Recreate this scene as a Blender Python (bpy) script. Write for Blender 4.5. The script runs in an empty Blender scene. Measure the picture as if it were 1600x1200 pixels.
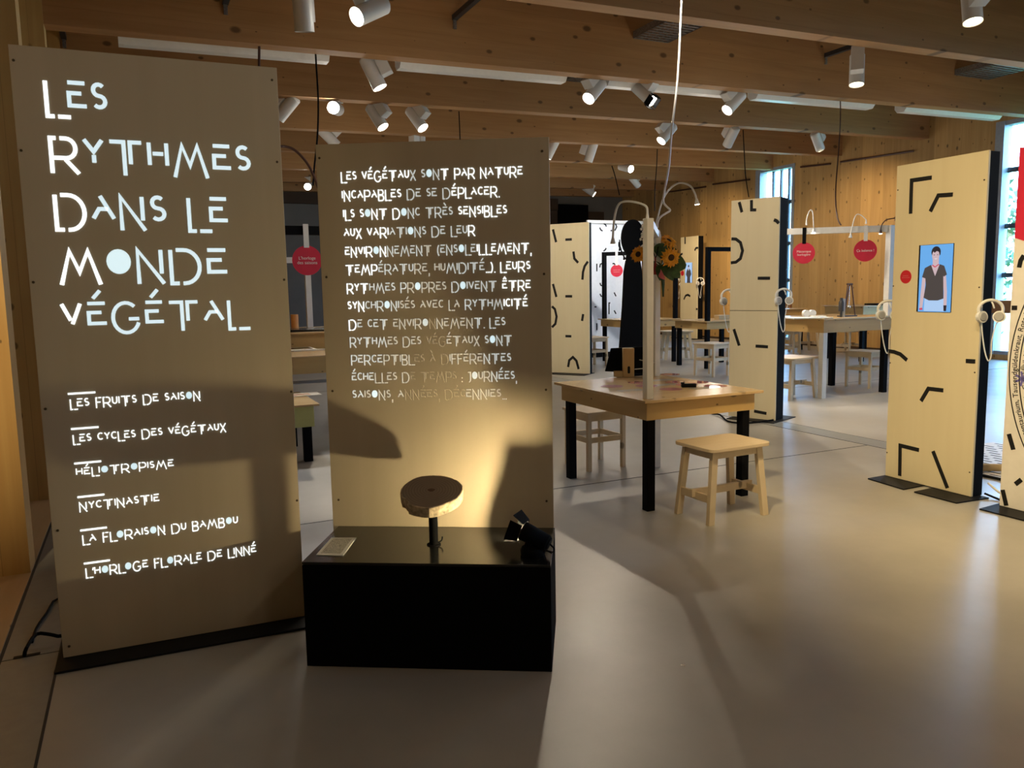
import bpy, bmesh, math, random
from mathutils import Vector, Matrix

# ------------------------------------------------------------------ camera, sky, exposure
SC = bpy.context.scene
COL = SC.collection
PI = math.pi
V = Vector
FPX, PITCH, ROLL, CAM_H, AZ = 1237.14, 0.1202208, -0.0185414, 1.54283, 1.132823
# room axes: X runs along the ceiling beams to the window wall, Y runs away into the room
T3 = Matrix(((math.sin(AZ), math.cos(AZ), 0), (-math.cos(AZ), math.sin(AZ), 0), (0, 0, 1)))
_F = V((0, math.cos(PITCH), -math.sin(PITCH))); _X = V((1, 0, 0)); _U = _X.cross(_F)
CX = T3 @ (_X * math.cos(ROLL) + _U * math.sin(ROLL))
CU = T3 @ (_U * math.cos(ROLL) - _X * math.sin(ROLL))
CF = T3 @ _F
CAM = V((0, 0, CAM_H))
cam_data = bpy.data.cameras.new('camera')
cam_data.sensor_fit = 'HORIZONTAL'; cam_data.sensor_width = 36.0
cam_data.lens = 36.0 * FPX / 1600.0
cam_data.clip_start = 0.05; cam_data.clip_end = 200
cam = bpy.data.objects.new('camera', cam_data); COL.objects.link(cam)
cam.matrix_world = Matrix(((CX.x, CU.x, -CF.x, 0), (CX.y, CU.y, -CF.y, 0), (CX.z, CU.z, -CF.z, CAM_H), (0, 0, 0, 1)))
SC.camera = cam

world = bpy.data.worlds.new('overcast_sky'); SC.world = world
world.use_nodes = True
_bg = world.node_tree.nodes['Background']
_bg.inputs[0].default_value = (0.30, 0.58, 1.0, 1); _bg.inputs[1].default_value = 20.0

SC.view_settings.view_transform = 'Standard'
SC.view_settings.look = 'None'
SC.view_settings.gamma = 1.0
SC.view_settings.use_curve_mapping = False
SC.view_settings.exposure = 0.75
SC.cycles.use_denoising = True
SC.cycles.diffuse_bounces = 6

WARM = (1.0, 0.74, 0.42); NEUT = (1.0, 0.86, 0.66); COOL = (0.92, 0.95, 1.0)
def spot_light(loc, target, watts, deg, color=NEUT, blend=0.5, radius=0.05):
    d = bpy.data.lights.new('spot_beam', 'SPOT'); d.energy = watts; d.color = color
    d.spot_size = math.radians(deg); d.spot_blend = blend; d.shadow_soft_size = radius
    o = bpy.data.objects.new('spot_beam', d); COL.objects.link(o); o.location = loc
    o.rotation_euler = (V(target) - V(loc)).to_track_quat('-Z', 'Y').to_euler()
    return o
# spots at ceiling track height; several are added where no fixture hangs
spot_light((1.2, 2.4, 4.15), (5.3, 3.6, 0.9), 430, 56, (1.0, 0.76, 0.40), 0.8)
spot_light((3.0, 2.2, 4.15), (4.7, 2.9, 0.0), 210, 66, (1.0, 0.78, 0.44), 0.95)
spot_light((3.2, 5.0, 4.15), (6.5, 7.1, 1.3), 230, 50, NEUT, 0.7)
spot_light((4.6, 9.3, 4.15), (6.9, 12.4, 1.3), 300, 55, NEUT, 0.7)
spot_light((5.75, 9.5, 3.95), (3.3, 4.6, 0.4), 125, 46, NEUT, 0.35)
spot_light((6.5, 9.5, 3.95), (8.8, 8.2, 0.9), 190, 60, NEUT, 0.6)
spot_light((8.15, 9.5, 3.95), (6.9, 7.0, 0.0), 200, 62, NEUT, 0.7)
spot_light((1.0, 8.6, 3.9), (1.4, 6.0, 0.0), 190, 44, COOL, 0.5)
spot_light((2.75, 11.5, 3.95), (1.8, 8.3, 0.3), 210, 40, NEUT, 0.6)
spot_light((8.28, 7.3, 3.9), (8.2, 6.6, 0.0), 140, 70, NEUT, 0.7)
spot_light((11.9, 11.5, 4.05), (15.0, 13.0, 2.0), 270, 75, WARM, 0.8)
spot_light((11.9, 15.9, 4.05), (15.0, 18.0, 2.0), 230, 70, WARM, 0.8)
spot_light((10.4, 15.6, 4.05), (9.4, 13.6, 0.8), 150, 60, NEUT, 0.6)
spot_light((12.0, 15.0, 4.0), (14.4, 18.5, 1.5), 300, 40, WARM, 0.6)
spot_light((9.0, 12.2, 4.0), (9.2, 14.95, 1.5), 230, 60, COOL, 0.6)
spot_light((7.4, 5.2, 3.95), (7.2, 4.8, 0.0), 100, 70, WARM, 0.8)
spot_light((2.2, -1.5, 4.1), (0.6, 3.6, 1.6), 16, 75, NEUT, 0.9)
spot_light((-1.2, 1.6, 4.0), (-1.12, 5.05, 1.6), 420, 32, WARM, 0.8)
spot_light((4.2, 7.2, 3.95), (2.2, 2.4, 0.0), 40, 50, NEUT, 0.3)
# added fill lights without fixtures, lifting the dim ceiling and beam faces
def fill_point(loc, watts, color=(1.0, 0.89, 0.74)):
    d = bpy.data.lights.new('ambient_fill', 'POINT'); d.energy = watts; d.color = color; d.shadow_soft_size = 0.35; d.specular_factor = 0.1
    o = bpy.data.objects.new('ambient_fill', d); COL.objects.link(o); o.location = loc
for x_, y_, w_ in ((1.5, -2.5, 26), (6.5, -1.5, 34), (2.6, 1.6, 9), (7.5, 2.6, 30), (2.8, 8.1, 30), (7.4, 8.1, 30), (11.8, 7.6, 40), (3.4, 12.7, 40), (8.4, 12.7, 40), (12.2, 14.8, 40), (4.0, 17.2, 30), (9.5, 17.2, 40)):
    fill_point((x_, y_, 2.75), w_ * 0.62)

# daylight portals in the window openings of the right wall
for y0_, y1_ in ((-4.75, -3.3), (1.9, 3.4), (8.62, 10.10), (15.22, 16.60)):
    d_ = bpy.data.lights.new('daylight_portal', 'AREA'); d_.shape = 'RECTANGLE'; d_.size = y1_ - y0_; d_.size_y = 4.4; d_.cycles.is_portal = True
    o_ = bpy.data.objects.new('daylight_portal', d_); COL.objects.link(o_)
    o_.matrix_world = Matrix(((0, 0, 1, 15.27), (1, 0, 0, (y0_ + y1_) / 2), (0, 1, 0, 2.3), (0, 0, 0, 1)))

# ------------------------------------------------------------------ helpers
def ray(px, py): return CF + CX * ((px - 800) / FPX) - CU * ((py - 600) / FPX)
def gp(px, py, z=0.0):                      # where the line of sight meets a level surface
    d = ray(px, py); return CAM + d * ((z - CAM_H) / d.z)
def plane(px, py, n, p):
    d = ray(px, py); n = V(n); return CAM + d * ((V(p) - CAM).dot(n) / d.dot(n))
def wx(px, py, x): return plane(px, py, (1, 0, 0), (x, 0, 0))
def wy(px, py, y): return plane(px, py, (0, 1, 0), (0, y, 0))
def hz(px, py, p): return plane(px, py, (CF.x, CF.y, 0), (p[0], p[1], 0)).z
def zb(x): return 4.2035 + 0.01658 * x      # underside of the beams

ROOT = {}
class MB:
    def __init__(s): s.bm = bmesh.new(); s.mi = 0
    def _face(s, vs):
        try:
            f = s.bm.faces.new(vs); f.material_index = s.mi; return f
        except ValueError: return None
    def hexa(s, p):                          # eight points, bottom ring then top ring
        v = [s.bm.verts.new(q) for q in p]
        for f in ((3, 2, 1, 0), (4, 5, 6, 7), (0, 1, 5, 4), (1, 2, 6, 5), (2, 3, 7, 6), (3, 0, 4, 7)): s._face([v[i] for i in f])
        return s
    def box(s, x0, x1, y0, y1, z0, z1, m=None):
        p = [V(q) for q in ((x0, y0, z0), (x1, y0, z0), (x1, y1, z0), (x0, y1, z0), (x0, y0, z1), (x1, y0, z1), (x1, y1, z1), (x0, y1, z1))]
        if m is not None: p = [m @ q for q in p]
        return s.hexa(p)
    def bar(s, a, b, w, h, up=(0, 0, 1)):    # square bar from a to b
        a, b = V(a), V(b); d = (b - a).normalized(); up = V(up)
        if abs(d.dot(up)) > 0.99: up = V((1, 0, 0)) if abs(d.x) < 0.9 else V((0, 1, 0))
        x = d.cross(up).normalized() * (w / 2); y = x.cross(d).normalized() * (h / 2)
        return s.hexa([a - x - y, a + x - y, a + x + y, a - x + y, b - x - y, b + x - y, b + x + y, b - x + y])
    def cyl(s, a, b, r1, r2=None, n=20, cap=True):
        r2 = r1 if r2 is None else r2
        a, b = V(a), V(b); d = (b - a).normalized(); q = d.to_track_quat('Z', 'Y')
        A, B = [], []
        for i in range(n):
            t = 2 * PI * i / n; e = q @ V((math.cos(t), math.sin(t), 0))
            A.append(s.bm.verts.new(a + e * r1)); B.append(s.bm.verts.new(b + e * r2))
        for i in range(n): s._face([A[i], A[(i + 1) % n], B[(i + 1) % n], B[i]])
        if cap: s._face(A[::-1]); s._face(B)
        return s
    def tube(s, pts, r, n=8, smooth=3):
        pts = [V(p) for p in pts]
        if smooth > 1 and len(pts) > 2:      # Catmull-Rom
            q = []
            for i in range(len(pts) - 1):
                p0 = pts[max(i - 1, 0)]; p1 = pts[i]; p2 = pts[i + 1]; p3 = pts[min(i + 2, len(pts) - 1)]
                for k in range(smooth):
                    t = k / smooth
                    q.append(0.5 * ((2 * p1) + (p2 - p0) * t + (2 * p0 - 5 * p1 + 4 * p2 - p3) * t * t + (3 * p1 - p0 - 3 * p2 + p3) * t ** 3))
            pts = q + [pts[-1]]
        rings = []; x = None
        for i, p in enumerate(pts):
            d = (pts[min(i + 1, len(pts) - 1)] - pts[max(i - 1, 0)])
            if d.length < 1e-9: continue
            d.normalize()
            if x is None: x = d.orthogonal().normalized()
            x = (x - d * x.dot(d)).normalized(); y = d.cross(x)
            rr = r(i / (len(pts) - 1)) if callable(r) else r
            rings.append([s.bm.verts.new(p + x * (rr * math.cos(2 * PI * k / n)) + y * (rr * math.sin(2 * PI * k / n))) for k in range(n)])
        for A, B in zip(rings, rings[1:]):
            for k in range(n): s._face([A[k], A[(k + 1) % n], B[(k + 1) % n], B[k]])
        s._face(rings[0][::-1]); s._face(rings[-1])
        return s
    def prism(s, poly, fr, t):               # flat outline (a, b) in frame fr = (origin, xdir, ydir), thick t along x cross y
        o, x, y = V(fr[0]), V(fr[1]), V(fr[2]); n = x.cross(y).normalized() * t
        A = [s.bm.verts.new(o + x * p[0] + y * p[1]) for p in poly]; B = [s.bm.verts.new(v.co + n) for v in A]
        k = len(poly)
        for i in range(k): s._face([A[i], A[(i + 1) % k], B[(i + 1) % k], B[i]])
        s._face(A[::-1]); s._face(B)
        return s
    def ribbon(s, pts, w, fr, t):            # mitred flat stroke
        P = [V((p[0], p[1], 0)) for p in pts]; L, R = [], []
        for i, p in enumerate(P):
            d0 = (p - P[i - 1]).normalized() if i else None
            d1 = (P[i + 1] - p).normalized() if i < len(P) - 1 else None
            d0 = d0 or d1; d1 = d1 or d0
            n0 = V((-d0.y, d0.x, 0)); n1 = V((-d1.y, d1.x, 0)); m = (n0 + n1)
            if m.length < 1e-6: m = n0
            m.normalize(); k = min(1 / max(m.dot(n0), 0.35), 2.2) * w / 2
            L.append(p + m * k); R.append(p - m * k)
        o, x, y = V(fr[0]), V(fr[1]), V(fr[2]); n = x.cross(y).normalized() * t
        f = lambda q: o + x * q.x + y * q.y
        rings = [[s.bm.verts.new(f(L[i])), s.bm.verts.new(f(R[i])), s.bm.verts.new(f(R[i]) + n), s.bm.verts.new(f(L[i]) + n)] for i in range(len(P))]
        for A, B in zip(rings, rings[1:]):
            for k in range(4): s._face([A[k], A[(k + 1) % 4], B[(k + 1) % 4], B[k]])
        s._face(rings[0][::-1]); s._face(rings[-1])
        return s
    def ball(s, c, rx, ry=None, rz=None, m=None, seg=16, rings=10, zmin=-1.0):
        ry = ry or rx; rz = rz or rx; c = V(c); R = []
        t0 = math.asin(max(-1, zmin))
        for i in range(rings + 1):
            t = t0 + (PI / 2 - t0) * i / rings; q = []
            for k in range(seg):
                p = V((rx * math.cos(t) * math.cos(2 * PI * k / seg), ry * math.cos(t) * math.sin(2 * PI * k / seg), rz * math.sin(t)))
                q.append(s.bm.verts.new((m @ p if m else p) + c))
            R.append(q)
        for A, B in zip(R, R[1:]):
            for k in range(seg): s._face([A[k], A[(k + 1) % seg], B[(k + 1) % seg], B[k]])
        s._face(R[0][::-1]); s._face(R[-1])
        return s
    def lathe(s, prof, n=24, m=None):
        R = []
        for r, z in prof:
            q = []
            for k in range(n):
                p = V((r * math.cos(2 * PI * k / n), r * math.sin(2 * PI * k / n), z)); q.append(s.bm.verts.new(m @ p if m else p))
            R.append(q)
        for A, B in zip(R, R[1:]):
            for k in range(n): s._face([A[k], A[(k + 1) % n], B[(k + 1) % n], B[k]])
        s._face(R[0][::-1]); s._face(R[-1])
        return s
    def build(s, name, mat, parent=None, world=False, smooth=False, bevel=0.0, loc=None):
        mats = mat if isinstance(mat, (list, tuple)) else [mat]
        bmesh.ops.remove_doubles(s.bm, verts=s.bm.verts, dist=1e-6)
        bmesh.ops.recalc_face_normals(s.bm, faces=s.bm.faces)
        if world and parent is not None:
            r = parent
            while r.parent is not None: r = r.parent
            s.bm.transform(ROOT[r.name].inverted())
        if loc is not None: s.bm.transform(Matrix.Translation(-V(loc)))
        me = bpy.data.meshes.new(name); s.bm.to_mesh(me); s.bm.free()
        for m_ in mats: me.materials.append(m_)
        if smooth:
            me.polygons.foreach_set('use_smooth', [True] * len(me.polygons))
            try: me.set_sharp_from_angle(angle=math.radians(40))
            except Exception: pass
        o = bpy.data.objects.new(name, me); COL.objects.link(o)
        if loc is not None: o.location = loc; ROOT[o.name] = Matrix.Translation(V(loc))
        elif parent is None: ROOT[o.name] = Matrix.Identity(4)
        if parent is not None: o.parent = parent
        if bevel:
            b = o.modifiers.new('edge', 'BEVEL'); b.width = bevel; b.segments = 2; b.limit_method = 'ANGLE'
        return o

def tag(o, label=None, cat=None, group=None, kind=None):
    for k, v in (('label', label), ('category', cat), ('group', group), ('kind', kind)):
        if v: o[k] = v
    return o
def thing(name, label, cat, loc=(0, 0, 0), rz=0.0, group=None, scale=1.0):
    o = bpy.data.objects.new(name, None); COL.objects.link(o); o.empty_display_size = 0.1
    o.location = loc; o.rotation_euler = (0, 0, rz); o.scale = (scale,) * 3
    ROOT[o.name] = Matrix.Translation(V(loc)) @ Matrix.Rotation(rz, 4, 'Z') @ Matrix.Scale(scale, 4)
    return tag(o, label, cat, group)
def dup(src, loc, rz, label, group=None, scale=1.0, z=None):
    r = src.copy(); COL.objects.link(r); r.location = loc; r.rotation_euler = (0, 0, rz); r.scale = (scale,) * 3
    r['label'] = label
    if group: r['group'] = group
    ROOT[r.name] = Matrix.Translation(V(loc)) @ Matrix.Rotation(rz, 4, 'Z') @ Matrix.Scale(scale, 4)
    for ch in list(src.children):
        c = ch.copy(); COL.objects.link(c); c.parent = r
        for g in list(ch.children):
            d = g.copy(); COL.objects.link(d); d.parent = c
    return r
def arc(cx, cy, r, a0, a1, n=12, ry=None):
    ry = ry or r
    return [(cx + r * math.cos(math.radians(a0 + (a1 - a0) * i / n)), cy + ry * math.sin(math.radians(a0 + (a1 - a0) * i / n))) for i in range(n + 1)]

# ------------------------------------------------------------------ materials
def nt(name):
    m = bpy.data.materials.new(name); m.use_nodes = True
    return m, m.node_tree, m.node_tree.nodes['Principled BSDF']
def solid(name, col, rough=0.5, metal=0.0, spec=0.5, var=0.06, scale=18.0):
    m, t, b = nt(name)
    b.inputs['Roughness'].default_value = rough; b.inputs['Metallic'].default_value = metal
    b.inputs['Specular IOR Level'].default_value = spec
    n = t.nodes.new('ShaderNodeTexNoise'); n.inputs['Scale'].default_value = scale; n.inputs['Detail'].default_value = 3
    c = t.nodes.new('ShaderNodeTexCoord'); t.links.new(c.outputs['Object'], n.inputs['Vector'])
    r = t.nodes.new('ShaderNodeValToRGB')
    r.color_ramp.elements[0].position = 0.3; r.color_ramp.elements[1].position = 0.7
    r.color_ramp.elements[0].color = tuple(max(0, v * (1 - var)) for v in col) + (1,)
    r.color_ramp.elements[1].color = tuple(min(1, v * (1 + var)) for v in col) + (1,)
    t.links.new(n.outputs['Fac'], r.inputs['Fac']); t.links.new(r.outputs['Color'], b.inputs['Base Color'])
    return m
def glow(name, col, strength, base=(0.8, 0.8, 0.8)):
    m, t, b = nt(name)
    b.inputs['Base Color'].default_value = base + (1,)
    b.inputs['Emission Color'].default_value = tuple(col) + (1,); b.inputs['Emission Strength'].default_value = strength
    return m
def wood(name, light, dark, axis='Z', rough=0.5, knots=0.0, plank=0.0, plank_axis='X', grain=1.0, contrast=0.5, spec=0.4, plank_var=0.16, kax='XY'):
    m, t, b = nt(name); N = t.nodes.new; L = t.links.new
    b.inputs['Roughness'].default_value = rough; b.inputs['Specular IOR Level'].default_value = spec
    tc = N('ShaderNodeTexCoord'); mp = N('ShaderNodeMapping')
    s = [14 * grain] * 3; s['XYZ'.index(axis)] = 0.9 * grain
    mp.inputs['Scale'].default_value = s; L(tc.outputs['Object'], mp.inputs['Vector'])
    n = N('ShaderNodeTexNoise'); n.inputs['Scale'].default_value = 1.0; n.inputs['Detail'].default_value = 5; n.inputs['Distortion'].default_value = 0.6
    L(mp.outputs['Vector'], n.inputs['Vector'])
    r = N('ShaderNodeValToRGB'); r.color_ramp.elements[0].position = 0.5 - contrast / 2; r.color_ramp.elements[1].position = 0.5 + contrast / 2
    r.color_ramp.elements[0].color = tuple(dark) + (1,); r.color_ramp.elements[1].color = tuple(light) + (1,)
    L(n.outputs['Fac'], r.inputs['Fac']); out = r.outputs['Color']
    if plank:
        sp = N('ShaderNodeSeparateXYZ'); L(tc.outputs['Object'], sp.inputs[0])
        d = N('ShaderNodeMath'); d.operation = 'DIVIDE'; d.inputs[1].default_value = plank; L(sp.outputs[plank_axis], d.inputs[0])
        fl = N('ShaderNodeMath'); fl.operation = 'FLOOR'; L(d.outputs[0], fl.inputs[0])
        wn = N('ShaderNodeTexWhiteNoise'); wn.noise_dimensions = '1D'; L(fl.outputs[0], wn.inputs['W'])
        mr = N('ShaderNodeMapRange'); mr.inputs['To Min'].default_value = 1 - plank_var; mr.inputs['To Max'].default_value = 1 + plank_var * 0.6; L(wn.outputs['Value'], mr.inputs['Value'])
        fr = N('ShaderNodeMath'); fr.operation = 'FRACT'; L(d.outputs[0], fr.inputs[0])
        gt = N('ShaderNodeMath'); gt.operation = 'GREATER_THAN'; gt.inputs[1].default_value = 0.015; L(fr.outputs[0], gt.inputs[0])
        ga = N('ShaderNodeMapRange'); ga.inputs['To Min'].default_value = 0.72; ga.inputs['To Max'].default_value = 1.0; L(gt.outputs[0], ga.inputs['Value'])
        ml = N('ShaderNodeMath'); ml.operation = 'MULTIPLY'; L(mr.outputs[0], ml.inputs[0]); L(ga.outputs[0], ml.inputs[1])
        mx = N('ShaderNodeVectorMath'); mx.operation = 'SCALE'; L(out, mx.inputs[0]); L(ml.outputs[0], mx.inputs['Scale']); out = mx.outputs[0]
    if knots:
        s2 = N('ShaderNodeSeparateXYZ'); L(tc.outputs['Object'], s2.inputs[0]); cb = N('ShaderNodeCombineXYZ')
        for i_, ax_ in enumerate(kax):
            mm = N('ShaderNodeMath'); mm.operation = 'MULTIPLY'; mm.inputs[1].default_value = knots * (0.6 if ax_ == axis else 1.0)
            L(s2.outputs[ax_], mm.inputs[0]); L(mm.outputs[0], cb.inputs[i_])
        vo = N('ShaderNodeTexVoronoi'); vo.voronoi_dimensions = '2D'; vo.inputs['Scale'].default_value = 1.0; L(cb.outputs[0], vo.inputs['Vector'])
        sc_ = N('ShaderNodeSeparateColor'); L(vo.outputs['Color'], sc_.inputs[0])
        pw = N('ShaderNodeMath'); pw.operation = 'POWER'; pw.inputs[1].default_value = 1.6; L(sc_.outputs[0], pw.inputs[0])
        ma = N('ShaderNodeMath'); ma.operation = 'MULTIPLY_ADD'; ma.inputs[1].default_value = 0.13; ma.inputs[2].default_value = 0.012; L(pw.outputs[0], ma.inputs[0])
        dv = N('ShaderNodeMath'); dv.operation = 'DIVIDE'; L(vo.outputs['Distance'], dv.inputs[0]); L(ma.outputs[0], dv.inputs[1])
        kr = N('ShaderNodeValToRGB'); kr.color_ramp.elements[0].position = 0.55; kr.color_ramp.elements[1].position = 1.0
        kr.color_ramp.elements[0].color = (0.85, 0.85, 0.85, 1); kr.color_ramp.elements[1].color = (0, 0, 0, 1)
        L(dv.outputs[0], kr.inputs['Fac'])
        mix = N('ShaderNodeMix'); mix.data_type = 'RGBA'; L(kr.outputs['Color'], mix.inputs['Factor'])
        L(out, mix.inputs['A']); mix.inputs['B'].default_value = tuple(v * 0.28 for v in dark) + (1,)
        out = mix.outputs['Result']
    L(out, b.inputs['Base Color'])
    return m
M = {}
M['beam'] = wood('glulam_beam', (0.45, 0.25, 0.105), (0.35, 0.18, 0.068), 'X', 0.6, knots=2.7, kax='XZ', plank=0.19, plank_axis='Z', contrast=0.6, plank_var=0.10)
M['wall_wood'] = wood('wall_boards', (0.56, 0.36, 0.145), (0.43, 0.255, 0.09), 'Z', 0.55, knots=4.4, kax='YZ', plank=0.30, plank_axis='Y', contrast=0.6, plank_var=0.2)
M['post_wood'] = wood('post_boards', (0.60, 0.40, 0.15), (0.49, 0.30, 0.10), 'Z', 0.55, knots=4.0, kax='XZ', plank=0.26, plank_axis='X', contrast=0.6, plank_var=0.1)
M['deck'] = wood('deck_boards', (0.30, 0.165, 0.07), (0.22, 0.115, 0.045), 'Y', 0.7, plank=0.2, plank_axis='X')
M['plinth'] = wood('plinth_boards', (0.62, 0.46, 0.27), (0.48, 0.33, 0.17), 'Y', 0.5, knots=2.5, contrast=0.7)
M['ply'] = wood('birch_plywood', (0.57, 0.485, 0.355), (0.50, 0.42, 0.295), 'Z', 0.45, grain=0.6, contrast=0.8, spec=0.35)
M['ply_pale'] = wood('pale_plywood', (0.74, 0.66, 0.46), (0.67, 0.58, 0.385), 'Z', 0.45, grain=0.6, contrast=0.8, spec=0.35)
M['pine_x'] = wood('pine_apron_long', (0.60, 0.41, 0.17), (0.51, 0.33, 0.12), 'X', 0.45, knots=5.5, kax='XZ', contrast=0.6)
M['pine_y'] = wood('pine_apron_side', (0.60, 0.41, 0.17), (0.51, 0.33, 0.12), 'Y', 0.45, knots=5.5, kax='YZ', contrast=0.6)
M['pine_top'] = wood('pine_table_board', (0.66, 0.47, 0.24), (0.57, 0.38, 0.18), 'X', 0.2, knots=3.5, contrast=0.6, spec=0.8)
M['lime'] = wood('lime_tinted_apron', (0.50, 0.50, 0.20), (0.44, 0.43, 0.16), 'X', 0.5, contrast=0.6)
M['stool'] = wood('bare_stool_wood', (0.72, 0.60, 0.42), (0.64, 0.51, 0.33), 'Z', 0.55, knots=5.5, kax='XZ', contrast=0.7)
M['stool_seat'] = wood('bare_seat_wood', (0.74, 0.61, 0.43), (0.66, 0.52, 0.34), 'X', 0.5, knots=0, contrast=0.7)
M['stool_white'] = solid('white_stool_paint', (0.72, 0.72, 0.70), 0.5)
M['block'] = wood('beech_block', (0.72, 0.54, 0.28), (0.64, 0.45, 0.21), 'Z', 0.5, contrast=0.6)
M['black'] = solid('black_lacquer', (0.004, 0.004, 0.005), 0.7, spec=0.08)
M['black_matte'] = solid('black_matte', (0.003, 0.003, 0.0035), 0.9, spec=0.08)
M['black_gloss'] = solid('black_gloss', (0.010, 0.010, 0.010), 0.16, spec=0.6)
M['black_metal'] = solid('black_powder_coat', (0.008, 0.008, 0.009), 0.55, spec=0.2)
M['ink'] = solid('black_ink', (0.010, 0.010, 0.010), 0.6, spec=0.3)
M['white'] = solid('white_paint', (0.78, 0.77, 0.74), 0.4, var=0.03)
M['white_wall'] = solid('white_panel', (0.80, 0.82, 0.84), 0.5, var=0.03)
M['plastic'] = solid('white_plastic', (0.82, 0.82, 0.80), 0.3, var=0.02)
M['fixture'] = solid('fixture_white', (0.66, 0.65, 0.63), 0.35, var=0.02)
M['grille'] = solid('grille_grey', (0.40, 0.40, 0.40), 0.5)
M['red'] = solid('red_card', (0.62, 0.018, 0.055), 0.5, var=0.03)
M['red_deep'] = solid('red_dot_card', (0.55, 0.014, 0.025), 0.5, var=0.03)
M['galv'] = solid('galvanised_steel', (0.30, 0.31, 0.32), 0.4, metal=0.8, var=0.3, scale=60)
M['dark_metal'] = solid('dark_bracket', (0.06, 0.06, 0.065), 0.45, metal=0.6)
M['grey_wall'] = solid('grey_plaster', (0.17, 0.165, 0.155), 0.8, var=0.08, scale=2)
M['dark_trim'] = solid('dark_brown_trim', (0.05, 0.028, 0.014), 0.7)
M['screw'] = solid('screw_head', (0.10, 0.075, 0.045), 0.4, metal=0.7)
M['steel'] = solid('bright_steel', (0.7, 0.7, 0.7), 0.25, metal=1.0)
M['frame_blue'] = solid('window_frame_grey', (0.30, 0.34, 0.40), 0.5)
M['frame_dark'] = solid('window_bar_dark', (0.05, 0.06, 0.07), 0.5)
M['sill'] = wood('window_sill_wood', (0.40, 0.20, 0.09), (0.30, 0.14, 0.055), 'Y', 0.5)
M['paper'] = solid('paper', (0.82, 0.81, 0.77), 0.6, var=0.02)
M['cream'] = solid('cream_panel', (0.80, 0.77, 0.72), 0.5, var=0.03)
M['conduit'] = solid('brown_conduit', (0.06, 0.022, 0.014), 0.4)
M['lens_on'] = glow('lens_lit', (1.0, 0.93, 0.80), 9.0)
M['lens_bright'] = glow('lens_glare', (1.0, 0.97, 0.92), 40.0)
M['lens_warm'] = glow('lens_warm', (1.0, 0.86, 0.55), 3.0)
M['lens_off'] = solid('lens_dark', (0.25, 0.25, 0.25), 0.2)
M['led'] = glow('led_lit', (1.0, 0.92, 0.78), 14.0)
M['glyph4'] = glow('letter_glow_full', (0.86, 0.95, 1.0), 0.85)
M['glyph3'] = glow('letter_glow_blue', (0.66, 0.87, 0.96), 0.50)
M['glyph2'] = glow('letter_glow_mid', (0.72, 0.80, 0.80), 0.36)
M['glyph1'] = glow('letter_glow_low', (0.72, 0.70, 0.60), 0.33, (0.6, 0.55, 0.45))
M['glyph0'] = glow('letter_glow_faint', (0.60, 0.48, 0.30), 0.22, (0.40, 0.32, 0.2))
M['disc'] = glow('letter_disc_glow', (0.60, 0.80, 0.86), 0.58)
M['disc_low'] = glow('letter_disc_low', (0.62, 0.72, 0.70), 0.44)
M['scr_blue'] = glow('screen_blue', (0.13, 0.42, 0.86), 0.56, (0.02, 0.02, 0.02))
M['scr_pale'] = glow('screen_pale', (0.42, 0.62, 0.92), 0.56, (0.02, 0.02, 0.02))
M['scr_skin'] = glow('screen_skin', (0.62, 0.46, 0.50), 0.56, (0.02, 0.02, 0.02))
M['scr_dark'] = glow('screen_shirt', (0.050, 0.042, 0.045), 0.6, (0.02, 0.02, 0.02))
M['scr_hair'] = glow('screen_hair', (0.012, 0.008, 0.016), 0.6, (0.01, 0.01, 0.01))
M['scr_red'] = glow('screen_red', (0.65, 0.05, 0.11), 0.56, (0.02, 0.02, 0.02))
M['scr_white'] = glow('screen_white', (0.85, 0.88, 0.95), 0.56, (0.02, 0.02, 0.02))
M['petal'] = solid('sunflower_petal', (0.85, 0.42, 0.03), 0.6, var=0.15)
M['seed'] = solid('sunflower_seed_disc', (0.045, 0.022, 0.010), 0.9, var=0.4, scale=200)
M['leaf'] = solid('leaf_green', (0.035, 0.085, 0.022), 0.5, var=0.3, scale=30)
M['pink'] = solid('pink_petal', (0.70, 0.18, 0.22), 0.6)
M['tassel'] = solid('red_tassel', (0.30, 0.03, 0.03), 0.8)
M['grass'] = solid('outdoor_grass', (0.16, 0.26, 0.10), 0.9, var=0.3, scale=3)
M['bark'] = solid('tree_bark', (0.10, 0.08, 0.06), 0.9, var=0.3)
M['foliage'] = solid('tree_leaf', (0.06, 0.13, 0.07), 0.7, var=0.35, scale=5)
M['faint'] = solid('faint_print', (0.62, 0.13, 0.15), 0.6)
M['print'] = solid('print_grey', (0.42, 0.40, 0.37), 0.5)
M['book_blue'] = solid('tablet_grey', (0.25, 0.26, 0.28), 0.3)
M['yellow'] = solid('ochre_print', (0.70, 0.45, 0.08), 0.5)

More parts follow.
